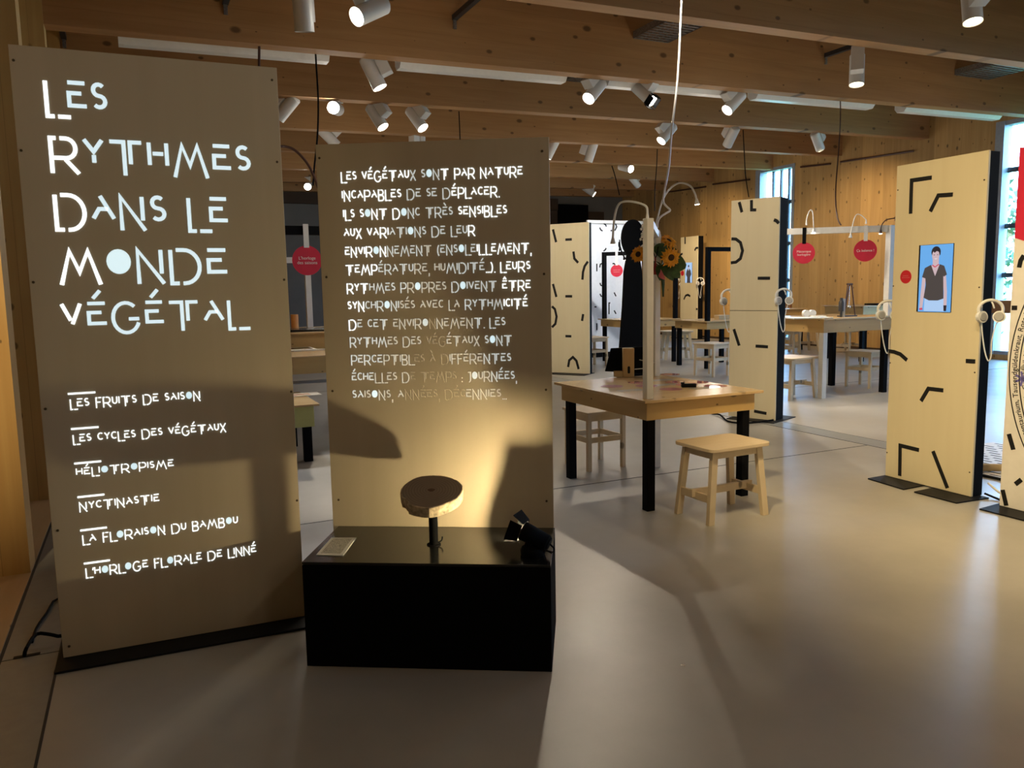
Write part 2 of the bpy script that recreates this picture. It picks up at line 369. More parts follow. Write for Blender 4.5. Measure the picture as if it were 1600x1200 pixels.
def floor_mat():
    m, t, b = nt('poured_floor'); N = t.nodes.new; L = t.links.new
    tc = N('ShaderNodeTexCoord')
    n = N('ShaderNodeTexNoise'); n.noise_dimensions = '2D'; n.inputs['Scale'].default_value = 0.9; n.inputs['Detail'].default_value = 8; n.inputs['Roughness'].default_value = 0.6; n.inputs['Distortion'].default_value = 0.0
    L(tc.outputs['Object'], n.inputs['Vector'])
    r = N('ShaderNodeValToRGB'); r.color_ramp.elements[0].position = 0.3; r.color_ramp.elements[1].position = 0.72
    r.color_ramp.elements[0].color = (0.335, 0.315, 0.275, 1); r.color_ramp.elements[1].color = (0.43, 0.405, 0.36, 1)
    L(n.outputs['Fac'], r.inputs['Fac']); L(r.outputs['Color'], b.inputs['Base Color'])
    n2 = N('ShaderNodeTexNoise'); n2.noise_dimensions = '2D'; n2.inputs['Scale'].default_value = 1.7; n2.inputs['Detail'].default_value = 5
    L(tc.outputs['Object'], n2.inputs['Vector'])
    ma = N('ShaderNodeMath'); ma.operation = 'MULTIPLY_ADD'; ma.inputs[1].default_value = 0.16; ma.inputs[2].default_value = 0.285
    L(n2.outputs['Fac'], ma.inputs[0]); L(ma.outputs[0], b.inputs['Roughness'])
    b.inputs['Specular IOR Level'].default_value = 0.6
    return m
M['floor'] = floor_mat()
M['glazed_top'] = wood('glazed_pine_top', (0.50, 0.34, 0.16), (0.42, 0.27, 0.115), 'X', 0.35, knots=3.5, contrast=0.6)
M['red_under_glass'] = solid('red_under_glass', (0.42, 0.03, 0.03), 0.4); M['pale_under_glass'] = solid('pale_under_glass', (0.50, 0.44, 0.33), 0.4)
for k_ in ('glazed_top', 'red_under_glass', 'pale_under_glass'):
    b_ = M[k_].node_tree.nodes['Principled BSDF']; b_.inputs['Coat Weight'].default_value = 1.0; b_.inputs['Coat Roughness'].default_value = 0.02; b_.inputs['Coat IOR'].default_value = 1.5
M['channel'] = solid('duct_cover', (0.25, 0.26, 0.25), 0.35, spec=0.6)
M['joint'] = solid('joint_line', (0.045, 0.042, 0.038), 0.8)

def text_noise_mat():
    m, t, b = nt('printed_label'); N = t.nodes.new; L = t.links.new
    tc = N('ShaderNodeTexCoord'); n = N('ShaderNodeTexNoise'); n.inputs['Scale'].default_value = 420; n.inputs['Detail'].default_value = 1
    L(tc.outputs['Object'], n.inputs['Vector'])
    r = N('ShaderNodeValToRGB'); r.color_ramp.interpolation = 'CONSTANT'
    r.color_ramp.elements[0].color = (0.10, 0.10, 0.09, 1); r.color_ramp.elements[1].position = 0.47; r.color_ramp.elements[1].color = (0.72, 0.70, 0.62, 1)
    L(n.outputs['Fac'], r.inputs['Fac']); L(r.outputs['Color'], b.inputs['Base Color'])
    b.inputs['Roughness'].default_value = 0.6
    return m
M['small_print'] = text_noise_mat()
def glass_mat():
    m = bpy.data.materials.new('window_glass'); m.use_nodes = True; t = m.node_tree; t.nodes.clear()
    o = t.nodes.new('ShaderNodeOutputMaterial'); mx = t.nodes.new('ShaderNodeMixShader'); a = t.nodes.new('ShaderNodeBsdfTransparent'); g = t.nodes.new('ShaderNodeBsdfGlossy')
    a.inputs[0].default_value = (0.93, 0.97, 0.97, 1); g.inputs['Roughness'].default_value = 0.02; mx.inputs[0].default_value = 0.05
    t.links.new(a.outputs[0], mx.inputs[1]); t.links.new(g.outputs[0], mx.inputs[2]); t.links.new(mx.outputs[0], o.inputs[0])
    return m
M['glass'] = glass_mat()
def slice_mat():
    m, t, b = nt('slice_rings'); N = t.nodes.new; L = t.links.new
    tc = N('ShaderNodeTexCoord'); w = N('ShaderNodeTexWave'); w.wave_type = 'RINGS'; w.rings_direction = 'Z'
    w.inputs['Scale'].default_value = 26; w.inputs['Distortion'].default_value = 1.2; w.inputs['Detail'].default_value = 2; w.inputs['Detail Scale'].default_value = 1.5
    L(tc.outputs['Object'], w.inputs['Vector'])
    r = N('ShaderNodeValToRGB'); r.color_ramp.elements[0].color = (0.15, 0.11, 0.075, 1); r.color_ramp.elements[1].color = (0.205, 0.15, 0.10, 1)
    L(w.outputs['Fac'], r.inputs['Fac']); L(r.outputs['Color'], b.inputs['Base Color']); b.inputs['Roughness'].default_value = 0.75
    return m
M['rings'] = slice_mat()
M['bark_pale'] = solid('slice_bark', (0.40, 0.32, 0.21), 0.9, var=0.5, scale=45)
M['pith'] = solid('slice_pith', (0.09, 0.05, 0.03), 0.9)

def fmesh(text, size, mat, name, frame, parent, t=0.002, align='CENTER', spacing=1.0):
    c = bpy.data.curves.new('lettering', 'FONT'); c.body = text; c.size = size; c.align_x = align; c.align_y = 'CENTER'
    c.extrude = t / 2; c.space_character = spacing; c.resolution_u = 3
    o = bpy.data.objects.new('lettering_tmp', c); COL.objects.link(o)
    me = bpy.data.meshes.new_from_object(o.evaluated_get(bpy.context.evaluated_depsgraph_get()))
    bpy.data.objects.remove(o); bpy.data.curves.remove(c)
    og, x, y = V(frame[0]), V(frame[1]), V(frame[2]); n = x.cross(y)
    r = parent
    while r.parent is not None: r = r.parent
    mt = ROOT[r.name].inverted() @ Matrix(((x.x, y.x, n.x, og.x), (x.y, y.y, n.y, og.y), (x.z, y.z, n.z, og.z), (0, 0, 0, 1)))
    me.transform(mt); me.materials.clear(); me.materials.append(mat); me.name = name
    ob = bpy.data.objects.new(name, me); COL.objects.link(ob); ob.parent = parent
    return ob

# ------------------------------------------------------------------ room shell
WALL_X = 15.0; FAR_Y = 23.0; NEAR_Y = -7.0; LEFT_X = -1.45; TOP = 5.5
WINS = [(-4.75, -3.3), (1.9, 3.4), (8.62, 10.10), (15.22, 16.60)]
b = MB(); b.box(LEFT_X, WALL_X + 0.3, NEAR_Y, FAR_Y, -0.2, 0.0); floor = b.build('floor', M['floor']); tag(floor, kind='structure')
def fpart(name, mat, x0, x1, y0, y1, h=0.0015):
    q = MB(); q.box(x0, x1, y0, y1, 0.0002, h); o = q.build(name, mat, floor); return o
fpart('duct_cover', M['channel'], 6.19, 6.46, -6.9, 22.9)
fpart('joint', M['joint'], 6.183, 6.192, -6.9, 22.9, 0.002); fpart('joint', M['joint'], 6.458, 6.466, -6.9, 22.9, 0.002)
fpart('duct_cover', M['channel'], -0.63, -0.408, -6.9, 22.9)
fpart('joint', M['joint'], -0.642, -0.628, -6.9, 22.9, 0.002); fpart('joint', M['joint'], -0.414, -0.404, -6.9, 22.9, 0.002)
for y in (-1.8, 5.27, 12.3): fpart('joint', M['joint'], -0.4, 6.18, y - 0.004, y + 0.004, 0.002)
for y in (1.75, 8.8, 15.9): fpart('joint', M['joint'], 6.47, 15.0, y - 0.004, y + 0.004, 0.002)
fpart('joint', M['joint'], -0.63, -0.41, 3.845, 3.85, 0.0022)
b = MB(); b.box(LEFT_X, -0.644, NEAR_Y, FAR_Y, 0.0, 0.006); o = b.build('trim_left_threshold', M['plinth']); tag(o, kind='structure')

b = MB(); b.box(LEFT_X - 0.2, LEFT_X, NEAR_Y, FAR_Y, 0, TOP + 0.3); tag(b.build('wall_left', M['wall_wood']), kind='structure')
b = MB(); b.box(LEFT_X - 0.2, WALL_X + 0.3, FAR_Y, FAR_Y + 0.2, 0, TOP + 0.5); tag(b.build('wall_far', M['grey_wall']), kind='structure')
b = MB(); b.box(LEFT_X - 0.2, WALL_X + 0.3, NEAR_Y - 0.2, NEAR_Y, 0, TOP + 0.5); tag(b.build('wall_near', M['wall_wood']), kind='structure')
b = MB()
y = NEAR_Y
for (y0, y1) in WINS:
    b.box(WALL_X, WALL_X + 0.3, y, y0, 0, TOP + 0.5); b.box(WALL_X, WALL_X + 0.3, y0, y1, 4.50, TOP + 0.5); b.box(WALL_X, WALL_X + 0.3, y0, y1, 0, 0.10); y = y1
b.box(WALL_X, WALL_X + 0.3, y, FAR_Y, 0, TOP + 0.5)
tag(b.build('wall_right', M['wall_wood']), kind='structure')
b = MB(); b.hexa([V(p) for p in ((LEFT_X, NEAR_Y, TOP - 0.05), (WALL_X + 0.3, NEAR_Y, TOP + 0.2), (WALL_X + 0.3, FAR_Y, TOP + 0.2), (LEFT_X, FAR_Y, TOP - 0.05), (LEFT_X, NEAR_Y, TOP + 0.15), (WALL_X + 0.3, NEAR_Y, TOP + 0.4), (WALL_X + 0.3, FAR_Y, TOP + 0.4), (LEFT_X, FAR_Y, TOP + 0.15))])
tag(b.build('ceiling', M['deck']), kind='structure')
b = MB(); b.box(LEFT_X, 12.4, FAR_Y - 0.25, FAR_Y - 0.002, 4.0, 4.36); tag(b.build('trim_far_header', M['dark_trim']), kind='structure')
b = MB(); b.box(11.6, 14.2, FAR_Y - 0.12, FAR_Y - 0.002, 0, 4.0); tag(b.build('trim_far_boards', M['dark_trim']), kind='structure')
d = MB().box(12.45, 13.55, FAR_Y - 0.2, FAR_Y - 0.122, 0, 4.2).build('door_1', M['black_matte']); tag(d, kind='structure')
MB().cyl((12.6, FAR_Y - 0.26, 1.05), (12.6, FAR_Y - 0.2, 1.05), 0.02).build('door_handle', M['steel'], d)
b = MB(); b.box(WALL_X - 0.03, WALL_X, NEAR_Y, WINS[0][0], 0, 0.06)
for a_, c_ in zip(WINS, WINS[1:]): b.box(WALL_X - 0.03, WALL_X, a_[1], c_[0], 0, 0.06)
b.box(WALL_X - 0.03, WALL_X, WINS[-1][1], FAR_Y, 0, 0.06)
tag(b.build('baseboard_right', M['dark_trim']), kind='structure')
# beams
BEAM_Y = [-4.41, -2.14, 0.13, 2.41, 4.68, 6.95, 9.26, 11.53, 13.77, 15.98, 18.30, 20.45, 22.3]
BW = 0.20
for y in BEAM_Y:
    x0, x1 = LEFT_X, WALL_X
    p = [V((x0, y, zb(x0))), V((x1, y, zb(x1))), V((x1, y + BW, zb(x1))), V((x0, y + BW, zb(x0)))]
    p += [V((q.x, q.y, TOP - 0.03 + (q.x - x0) / (x1 - x0) * 0.23)) for q in p]
    tag(MB().hexa(p).build('ceiling_beam', M['beam']), kind='structure')
# posts of the left wall
for y0, y1 in ((5.05, 5.27), (6.87, 7.10), (9.24, 9.47), (11.5, 11.73)):
    tag(MB().box(LEFT_X, -0.645, y0, y1, 0.006, TOP - 0.1).build('wall_left_post', M['post_wood']), kind='structure')
# dark rail along the window wall between beams
for y0, y1, z in ((11.75, 13.77, 4.28), (13.97, 15.0, 4.34), (16.7, 18.3, 4.33), (18.5, 20.4, 4.36)):
    tag(MB().cyl((WALL_X - 0.04, y0 + .1, z - .03), (WALL_X - 0.04, y1, z + .03), 0.022, n=8).build('trim_wall_rail', M['conduit']), kind='structure')
# windows
for i, (y0, y1) in enumerate(WINS):
    w = thing('window_%d' % (i + 1), None, None, (WALL_X + 0.1, y0, 0.1)); tag(w, kind='structure')
    f = MB()
    f.box(WALL_X - 0.02, WALL_X + 0.22, y0, y0 + 0.09, 0.1, 4.5); f.box(WALL_X - 0.02, WALL_X + 0.22, y1 - 0.17, y1, 0.1, 4.5)
    f.box(WALL_X + 0.0, WALL_X + 0.22, y0 + 0.09, y1 - 0.17, 4.42, 4.5); f.box(WALL_X + 0.0, WALL_X + 0.22, y0 + 0.09, y1 - 0.17, 0.1, 0.17)
    f.build('window_frame', M['frame_blue'], w, True)
    f = MB(); n = 4
    for k in range(1, n):
        yy = y0 + 0.09 + (y1 - y0 - 0.26) * k / n
        f.box(WALL_X + 0.16, WALL_X + 0.22, yy - 0.028, yy + 0.028, 0.17, 4.42)
    for z in (1.62, 2.55, 3.6): f.box(WALL_X + 0.14, WALL_X + 0.20, y0 + 0.09, y1 - 0.17, z - 0.045, z + 0.045)
    f.build('mullion', M['frame_dark'], w, True)
    MB().box(WALL_X - 0.08, WALL_X + 0.13, y0, y1, 0.90, 1.14).build('window_sill', M['sill'], w, True)
    MB().box(WALL_X + 0.105, WALL_X + 0.112, y0 + 0.09, y1 - 0.17, 0.17, 4.42).build('pane', M['glass'], w, True)
# outside
tag(MB().box(WALL_X + 0.3, 70, -40, 60, -0.3, -0.12).build('ground_outside', M['grass']), kind='structure')
def tree(x, y, h, seed, label):
    rnd = random.Random(seed); t = thing('tree', label, 'tree', (x, y, -0.12), 0, 'trees outside the windows')
    tr = MB(); tr.tube([(x, y, -0.12), (x + .1, y + .05, h * .5), (x - .05, y, h * .95)], lambda s: 0.16 * (1 - s) + 0.03, 8)
    ends = []
    for k in range(12):
        z = h * (0.25 + 0.65 * rnd.random()); a = rnd.random() * 6.28; l = h * 0.3 * (0.6 + rnd.random() * .7)
        e = V((x + math.cos(a) * l, y + math.sin(a) * l, z + l * .5)); ends.append(e)
        tr.tube([(x, y, z), V((x, y, z)).lerp(e, .5) + V((0, 0, .1)), e], lambda s: 0.05 * (1 - s) + 0.012, 5)
    tr.build('trunk', M['bark'], t, True)
    lf = MB()
    for k in range(1500):
        e = rnd.choice(ends); p = V((x, y, e.z * .8)).lerp(e, .35 + .8 * rnd.random()) + V((rnd.gauss(0, .42), rnd.gauss(0, .42), rnd.gauss(-.15, .5)))
        q = V((rnd.gauss(0, 1), rnd.gauss(0, 1), rnd.gauss(0, 1))).normalized(); r_ = q.orthogonal().normalized(); s_ = q.cross(r_)
        l = .06 + .08 * rnd.random()
        lf._face([lf.bm.verts.new(p - r_ * l), lf.bm.verts.new(p + s_ * l * .5), lf.bm.verts.new(p + r_ * l), lf.bm.verts.new(p - s_ * l * .5)])
    tag(lf.build('foliage', M['foliage'], t, True), kind='stuff')
TREES = [(18.4, 10.0, 4.2, 'leafy green tree outside the window beside the screen panel, nearest to the glass'), (21.5, 15.2, 5.0, 'taller green tree outside, behind the one nearest to the glass'), (27.0, 12.0, 5.6, 'farther green tree outside the window beside the screen panel'), (23.0, 26.5, 4.6, 'green tree outside the narrow far window')]
for i, (x, y, h, lb) in enumerate(TREES): tree(x, y, h, 11 + i, lb)

# ------------------------------------------------------------------ lettering of the two lit panels
BS = 0.34
def S_curve(w=0.46):
    return arc(w / 2, 0.835, w * .42, 40, 270, 10, 0.165)[:-1] + [(w / 2, 0.67)] + arc(w / 2, 0.505, w * .46, 90, -140, 10, 0.165)[1:]
GL = {
 'L': (0.52, [[(0, 1), (0, 0), (.24, 0)], [(.36, 0), (.80, 0)]]),
 'E': (0.60, [[(0, 1), (.60, 1)], [(.46, .70), (.02, .70), (.02, BS), (.62, BS)]]),
 'S': (0.46, [S_curve()]),
 'R': (0.82, [[(.18, 1), (0, 1), (0, 0)], [(.30, 1)] + arc(.48, .72, .30, 90, -90, 10, .28) + [(.05, .44)], [(.44, .40), (.84, 0)]]),
 'Y': (0.58, [[(0, 1), (.29, .66), (.58, 1)], [(.29, .56), (.29, BS)]]),
 'T': (1.06, [[(0, .98), (.46, .98), (.46, 0)], [(.67, BS), (.67, .98), (1.06, .98)]]),
 'H': (0.60, [[(0, 1), (0, BS)], [(.60, 1), (.60, BS)], [(.12, .68), (.48, .68)]]),
 'M': (1.15, [[(0, 0), (.29, .96), (.55, .36), (.83, .96), (1.15, 0)]]),
 'D': (0.95, [[(0, 1), (0, 0), (.24, 0)], [(.18, 1)] + arc(.42, .5, .50, 90, -90, 14, .5) + [(.36, 0)]]),
 'A': (0.68, [[(.26, 1), (.68, BS)], [(0, BS), (.20, .62), (.50, .62)]]),
 'N': (0.78, [[(0, 0), (0, 1), (.78, 0)], [(.72, 1), (.72, .30)]]),
 'O': (0.68, 'disc'),
 'V': (0.62, [[(0, 1), (.27, .46)], [(.62, 1), (.32, BS)]]),
 'G': (0.93, [arc(.46, .5, .46, 48, 340, 20, .5), [(.55, .46), (.92, .46)]]),
 'U': (0.50, [[(0, 1)] + arc(.25, .59, .25, 180, 360, 10, .25) + [(.50, 1)]]),
 'C': (0.56, [arc(.33, .67, .32, 50, 310, 14, .33)]),
 'I': (0.02, [[(.01, 1), (.01, BS)]]),
 'P': (0.72, [[(.18, 1), (0, 1), (0, 0)], [(.30, 1)] + arc(.46, .72, .28, 90, -90, 10, .28) + [(.08, .44)]]),
 'B': (0.70, [[(.18, 1), (0, 1), (0, 0)], [(.30, 1)] + arc(.42, .78, .22, 90, -90, 8, .22) + [(.08, .56)], [(.14, .50)] + arc(.42, .25, .27, 90, -90, 8, .25) + [(0, 0)]]),
 'F': (0.58, [[(.16, 1), (0, 1), (0, 0)], [(.28, 1), (.62, 1)], [(.08, .56), (.50, .56)]]),
 'X': (0.70, [[(0, 1), (.70, 0)], [(.70, 1), (.42, .60)], [(.28, .40), (0, 0)]]),
 'J': (0.34, [[(0, .96), (.32, .96)] + arc(.10, .24, .22, 0, -90, 6, .24)]),
 '.': (0.06, [[(.03, .10), (.03, 0)]]), ',': (0.06, [[(.03, .08), (.02, -.22)]]), ':': (0.06, [[(.03, .46), (.03, .36)], [(.03, .10), (.03, 0)]]),
 "'": (0.10, [[(.10, 1.0), (.02, .74)]]), '(': (0.22, [arc(.50, .5, .46, 125, 235, 8, .62)]), ')': (0.22, [arc(-.28, .5, .46, 55, -55, 8, .62)]),
}
ACC = {'É': ('E', [(.20, 1.16), (.46, 1.42)]), 'È': ('E', [(.16, 1.42), (.42, 1.16)]), 'Ê': ('E', [(.10, 1.16), (.30, 1.36), (.50, 1.16)]), 'À': ('A', [(.06, 1.42), (.30, 1.16)])}
def layout(text):
    x = 0.0; out = []
    for i, ch in enumerate(text):
        if ch == ' ': x += 0.60; continue
        base, acc = ACC.get(ch, (ch, None)); w, st = GL[base]; out.append((x, base, st, acc))
        nxt = text[i + 1] if i + 1 < len(text) else ''
        adv = w + 0.25
        if ch == 'L' and nxt in 'L ': adv = 0.98
        if ch in ".,'": adv = w + 0.16
        x += adv
    return out, x - 0.25 + (0.28 if text.endswith('L') else 0)
def lettering(name, text, parent, fr, x0, x1, ztop, cap, t, pick, nrm=0.0025):
    items, W = layout(text); sx = (x1 - x0) / W; k = 0
    for word in text.split(' '):
        mb = MB()
        for gx, base, st, acc in items[k:k + len(word)]:
            cxm = x0 + gx * sx
            if st == 'disc':
                mb.mi = pick(cxm, ztop, True)
                mb.prism([(cxm + .34 * sx + .37 * sx * math.cos(a), ztop - cap + cap * .66 + .36 * cap * math.sin(a)) for a in [2 * PI * j / 24 for j in range(24)]], fr, nrm)
                continue
            mb.mi = pick(cxm, ztop, False)
            for s_ in list(st) + ([acc] if acc else []):
                mb.ribbon([(cxm + p[0] * sx, ztop - cap + p[1] * cap) for p in s_], t * cap, fr, nrm)
        k += len(word)
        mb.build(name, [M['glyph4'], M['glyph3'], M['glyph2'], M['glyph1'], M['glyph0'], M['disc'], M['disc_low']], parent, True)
def screws(parent, fr, pts, r=0.006):
    for (x, z) in pts:
        mb = MB(); o = V(fr[0]) + V(fr[1]) * x + V(fr[2]) * z; n = V(fr[1]).cross(V(fr[2]))
        mb.cyl(o - n * 0.001, o + n * 0.003, r, r * .8, 10); mb.build('screw', M['screw'], parent, True)

# --- tall title panel
P1a, P1b = V((-0.388, 3.735, 0)), V((0.622, 3.700, 0)); H1 = 2.522
ex = (P1b - P1a).normalized(); W1 = (P1b - P1a).length; fr1 = (P1a, ex, V((0, 0, 1))); n1 = ex.cross(V((0, 0, 1)))
p1 = thing('title_panel', 'tall plywood panel with large glowing cut-out title and six themes listed below', 'exhibition panel', P1a + ex * W1 / 2)
MB().prism([(0, .012), (W1, .012), (W1, H1), (0, H1)], (P1a - n1 * 0.018, ex, V((0, 0, 1))), 0.018).build('front_board', M['ply'], p1, True, bevel=0.002)
m = MB(); m.prism([(.02, .012), (W1 - .02, .012), (W1 - .02, H1 - .02), (.02, H1 - .02)], (P1a - n1 * 0.12, ex, V((0, 0, 1))), 0.10); m.build('frame', M['black'], p1, True)
m = MB(); m.prism([(-.02, -.13), (W1 + .12, -.13), (W1 + .12, .16), (-.02, .16)], (P1a + V((0, 0, 0.001)), ex, V((-ex.y, ex.x, 0))), 0.010); m.build('base_plate', M['black_metal'], p1, True)
def loc1(px, py):
    q = plane(px, py, n1, P1a) - P1a; return q.dot(ex), q.z
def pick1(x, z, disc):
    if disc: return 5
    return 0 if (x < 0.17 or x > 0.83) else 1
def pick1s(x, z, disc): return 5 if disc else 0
def line1(text, l, lb, r_, name='title_word', t=0.112, pk=pick1):
    x0, z0 = loc1(*l); _, zl = loc1(*lb); x1, z1 = loc1(*r_)
    lettering(name, text, p1, fr1, x0, x1, (z0 + z1) / 2, (z0 - zl), t, pk)
line1('LES', (70, 128), (72, 183), (163, 131))
line1('RYTHMES', (78, 217), (81, 272), (388, 229))
line1('DANS LE', (85, 304.5), (88, 359), (353, 311))
line1('MONDE', (92, 389), (90, 444), (352, 392))
line1('VÉGÉTAL', (96, 476), (98, 524), (397, 468))
TH = [('LES FRUITS DE SAISON', (109.5, 623.5), (110, 639.5), (312, 612), (106, 615.4), (149, 613)),
      ('LES CYCLES DES VÉGÉTAUX', (114, 680), (115, 695), (352, 661), (111, 670.6), (154, 667)),
      ('HÉLIOTROPISME', (119, 732), (120, 746), (270.5, 718.5), (116, 725), (158, 720)),
      ('NYCTINASTIE', (124, 785.5), (125, 800.5), (248, 772), (121, 777.5), (163, 772)),
      ('LA FLORAISON DU BAMBOU', (129, 837), (130, 852), (370.5, 806.5), (125.4, 829), (167, 824)),
      ("L'HORLOGE FLORALE DE LINNÉ", (134, 888), (135, 903), (399.5, 852), (131, 881), (171.6, 875))]
for tx, l, lb, r_, a_, c_ in TH:
    line1(tx, l, lb, r_, 'theme_word', 0.098, pick1s)
    (xa, za), (xc, zc) = loc1(*a_), loc1(*c_)
    MB().ribbon([(xa, (za + zc) / 2), (xc, (za + zc) / 2)], 0.0072, fr1, 0.0025).build('theme_rule', M['glyph4'], p1, True)
screws(p1, fr1, [loc1(*q) for q in ((21, 94), (425, 125), (33, 235), (433, 253), (52, 441), (444, 437), (71, 639), (455, 612), (90, 829), (464, 782), (108, 1010))])
# --- lower text panel behind the black box
P2a, P2b = V((0.764, 3.650, 0)), V((1.667, 3.134, 0)); H2 = 2.194
ex2 = (P2b - P2a).normalized(); W2 = (P2b - P2a).length; fr2 = (P2a, ex2, V((0, 0, 1))); n2 = ex2.cross(V((0, 0, 1)))
p2 = thing('information_stand', 'lower plywood panel with thirteen lines of glowing text behind the black box', 'exhibition panel', P2a + ex2 * W2 / 2)
MB().prism([(0, .012), (W2, .012), (W2, H2), (0, H2)], (P2a - n2 * 0.018, ex2, V((0, 0, 1))), 0.018).build('front_board', M['ply'], p2, True, bevel=0.002)
MB().prism([(.02, .012), (W2 - .02, .012), (W2 - .02, H2 - .02), (.02, H2 - .02)], (P2a - n2 * 0.12, ex2, V((0, 0, 1))), 0.10).build('frame', M['black'], p2, True)
MB().prism([(.03, .02), (W2 - .03, .02), (W2 - .03, .16), (.03, .16)], (P2a + V((0, 0, 0.001)), ex2, V((-ex2.y, ex2.x, 0))), 0.010).build('base_plate', M['black_metal'], p2, True)
def loc2(px, py):
    q = plane(px, py, n2, P2a) - P2a; return q.dot(ex2), q.z
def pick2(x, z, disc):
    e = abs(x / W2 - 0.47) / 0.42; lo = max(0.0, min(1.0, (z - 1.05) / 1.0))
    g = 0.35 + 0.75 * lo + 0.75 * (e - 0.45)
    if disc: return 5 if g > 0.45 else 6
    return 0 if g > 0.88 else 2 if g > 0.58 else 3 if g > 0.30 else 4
TX = [('LES VÉGÉTAUX SONT PAR NATURE', (533, 268.8), (816, 260.8)), ('INCAPABLES DE SE DÉPLACER.', (534.5, 298), (779, 292.5)),
      ('ILS SONT DONC TRÈS SENSIBLES', (536.5, 327.5), (791.5, 322)), ('AUX VARIATIONS DE LEUR', (537.5, 357), (741.5, 353)),
      ('ENVIRONNEMENT (ENSOLEILLEMENT,', (539.3, 385.8), (828.8, 380.8)), ('TEMPÉRATURE, HUMIDITÉ...). LEURS', (540, 413.8), (828, 409.5)),
      ('RYTHMES PROPRES DOIVENT ÊTRE', (542.3, 443), (828.6, 439)), ('SYNCHRONISÉS AVEC LA RYTHMICITÉ', (543.5, 471), (824, 467.5)),
      ('DE CET ENVIRONNEMENT. LES', (545.5, 499.5), (789, 497)), ('RYTHMES DES VÉGÉTAUX SONT', (547, 527), (799.3, 525)),
      ('PERCEPTIBLES À DIFFÉRENTES', (549, 555), (798, 553)), ('ÉCHELLES DE TEMPS : JOURNÉES,', (550, 582.5), (806, 581)),
      ('SAISONS, ANNÉES, DÉCENNIES...', (551, 610), (790, 609))]
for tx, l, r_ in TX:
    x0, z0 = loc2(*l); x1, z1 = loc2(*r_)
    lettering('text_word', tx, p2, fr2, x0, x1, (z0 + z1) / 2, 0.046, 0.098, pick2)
screws(p2, fr2, [loc2(*q) for q in ((499, 247), (847, 236), (510, 433), (850, 428), (519.5, 611), (853, 609), (529, 781), (854, 783))])

# ------------------------------------------------------------------ black box and what stands on it
BXA = V((0.536, 3.204, 0)); exb = V((0.864, -0.5035, 0)).normalized(); eyb = V((-exb.y, exb.x, 0)); BWD, BDP, BHT = 1.018, 0.497, 0.448
def bx(a, c, z=0.0): return BXA + exb * a + eyb * c + V((0, 0, z))
box = thing('display_box', 'large black rectangular box on the floor in front of the text panel', 'box', bx(BWD / 2, BDP / 2))
MB().prism([(0, 0), (BWD, 0), (BWD, BDP), (0, BDP)], (BXA, exb, eyb), BHT - 0.014).build('body', M['black_matte'], box, True, bevel=0.002)
MB().prism([(0, 0), (BWD, 0), (BWD, BDP - .003), (0, BDP - .003)], (bx(0, 0, BHT - 0.011), exb, eyb), 0.011).build('glossy_top', M['black_gloss'], box, True, bevel=0.0015)
ZT = BHT
def onbox(px, py):
    q = gp(px, py, ZT) - BXA; return q.dot(exb), q.dot(eyb)
a0 = onbox(494, 868); a1 = onbox(536, 869); a2 = onbox(557, 841); a3 = onbox(518, 841)
lab = MB().prism([a0, a1, a2, a3], (bx(0, 0, ZT + .0005), exb, eyb), 0.003).build('text_card', M['paper'], None, loc=bx(a0[0], a0[1], ZT))
tag(lab, 'small pale printed card lying flat on the left end of the black box', 'card')
q = lambda s_, t_: tuple((V(a0 + (0,)).lerp(V(a1 + (0,)), s_)).lerp(V(a3 + (0,)).lerp(V(a2 + (0,)), s_), t_)[:2])
MB().prism([q(.12, .08), q(.86, .08), q(.86, .92), q(.12, .92)], (bx(0, 0, ZT + .0036), exb, eyb), 0.0004).build('printed_text', M['small_print'], lab, True)
# wood slice on a stem
st = gp(678, 851, ZT); zc = hz(673, 773, st)
sl = thing('wood_slice_stand', 'round tree slice with bark rim on a black stem, standing on the black box', 'wood slice', (st.x, st.y, ZT))
rnd = random.Random(4)
cs = V((st.x - .004, st.y, 0.672)); tilt = Matrix.Rotation(math.radians(18), 4, 'X')
tilt = Matrix.Rotation(-0.33, 4, 'Z') @ tilt
N_ = 72; R0 = 0.130; radii = []
for k in range(N_):
    a = 2 * PI * k / N_; r_ = R0 * (1 + 0.035 * math.sin(2 * a + .5) + 0.025 * math.sin(3 * a + 1.2) + 0.008 * math.sin(7 * a))
    if 3.55 < a < 3.85: r_ *= 0.93
    radii.append(r_)
def slice_ring(sc, z, jit=0.0): return [tilt @ V((radii[k] * sc * math.cos(2 * PI * k / N_) * (1 + rnd.uniform(-jit, jit)), radii[k] * sc * math.sin(2 * PI * k / N_) * (1 + rnd.uniform(-jit, jit)), z)) + cs for k in range(N_)]
mb = MB(); tp = [mb.bm.verts.new(p) for p in slice_ring(.975, .0185)]; bt = [mb.bm.verts.new(p) for p in slice_ring(.96, -.032)]
mb._face(tp); mb._face(bt[::-1])
for k in range(N_): mb._face([tp[k], bt[k], bt[(k + 1) % N_], tp[(k + 1) % N_]])
slo = mb.build('wood_disc', M['rings'], None, loc=cs); slo.parent = sl; slo.location = cs - V((st.x, st.y, ZT))
mb = MB(); R = []
for sc, z, j in ((.97, .0195, .004), (1.005, .017, .012), (1.02, .006, .014), (1.015, -.012, .014), (1.0, -.030, .014), (.955, -.035, .004)):
    R.append([mb.bm.verts.new(p) for p in slice_ring(sc, z, j)])
for A, B in zip(R, R[1:] + R[:1]):
    for k in range(N_): mb._face([A[k], A[(k + 1) % N_], B[(k + 1) % N_], B[k]])
mb.build('bark_rim', M['bark_pale'], sl, True)
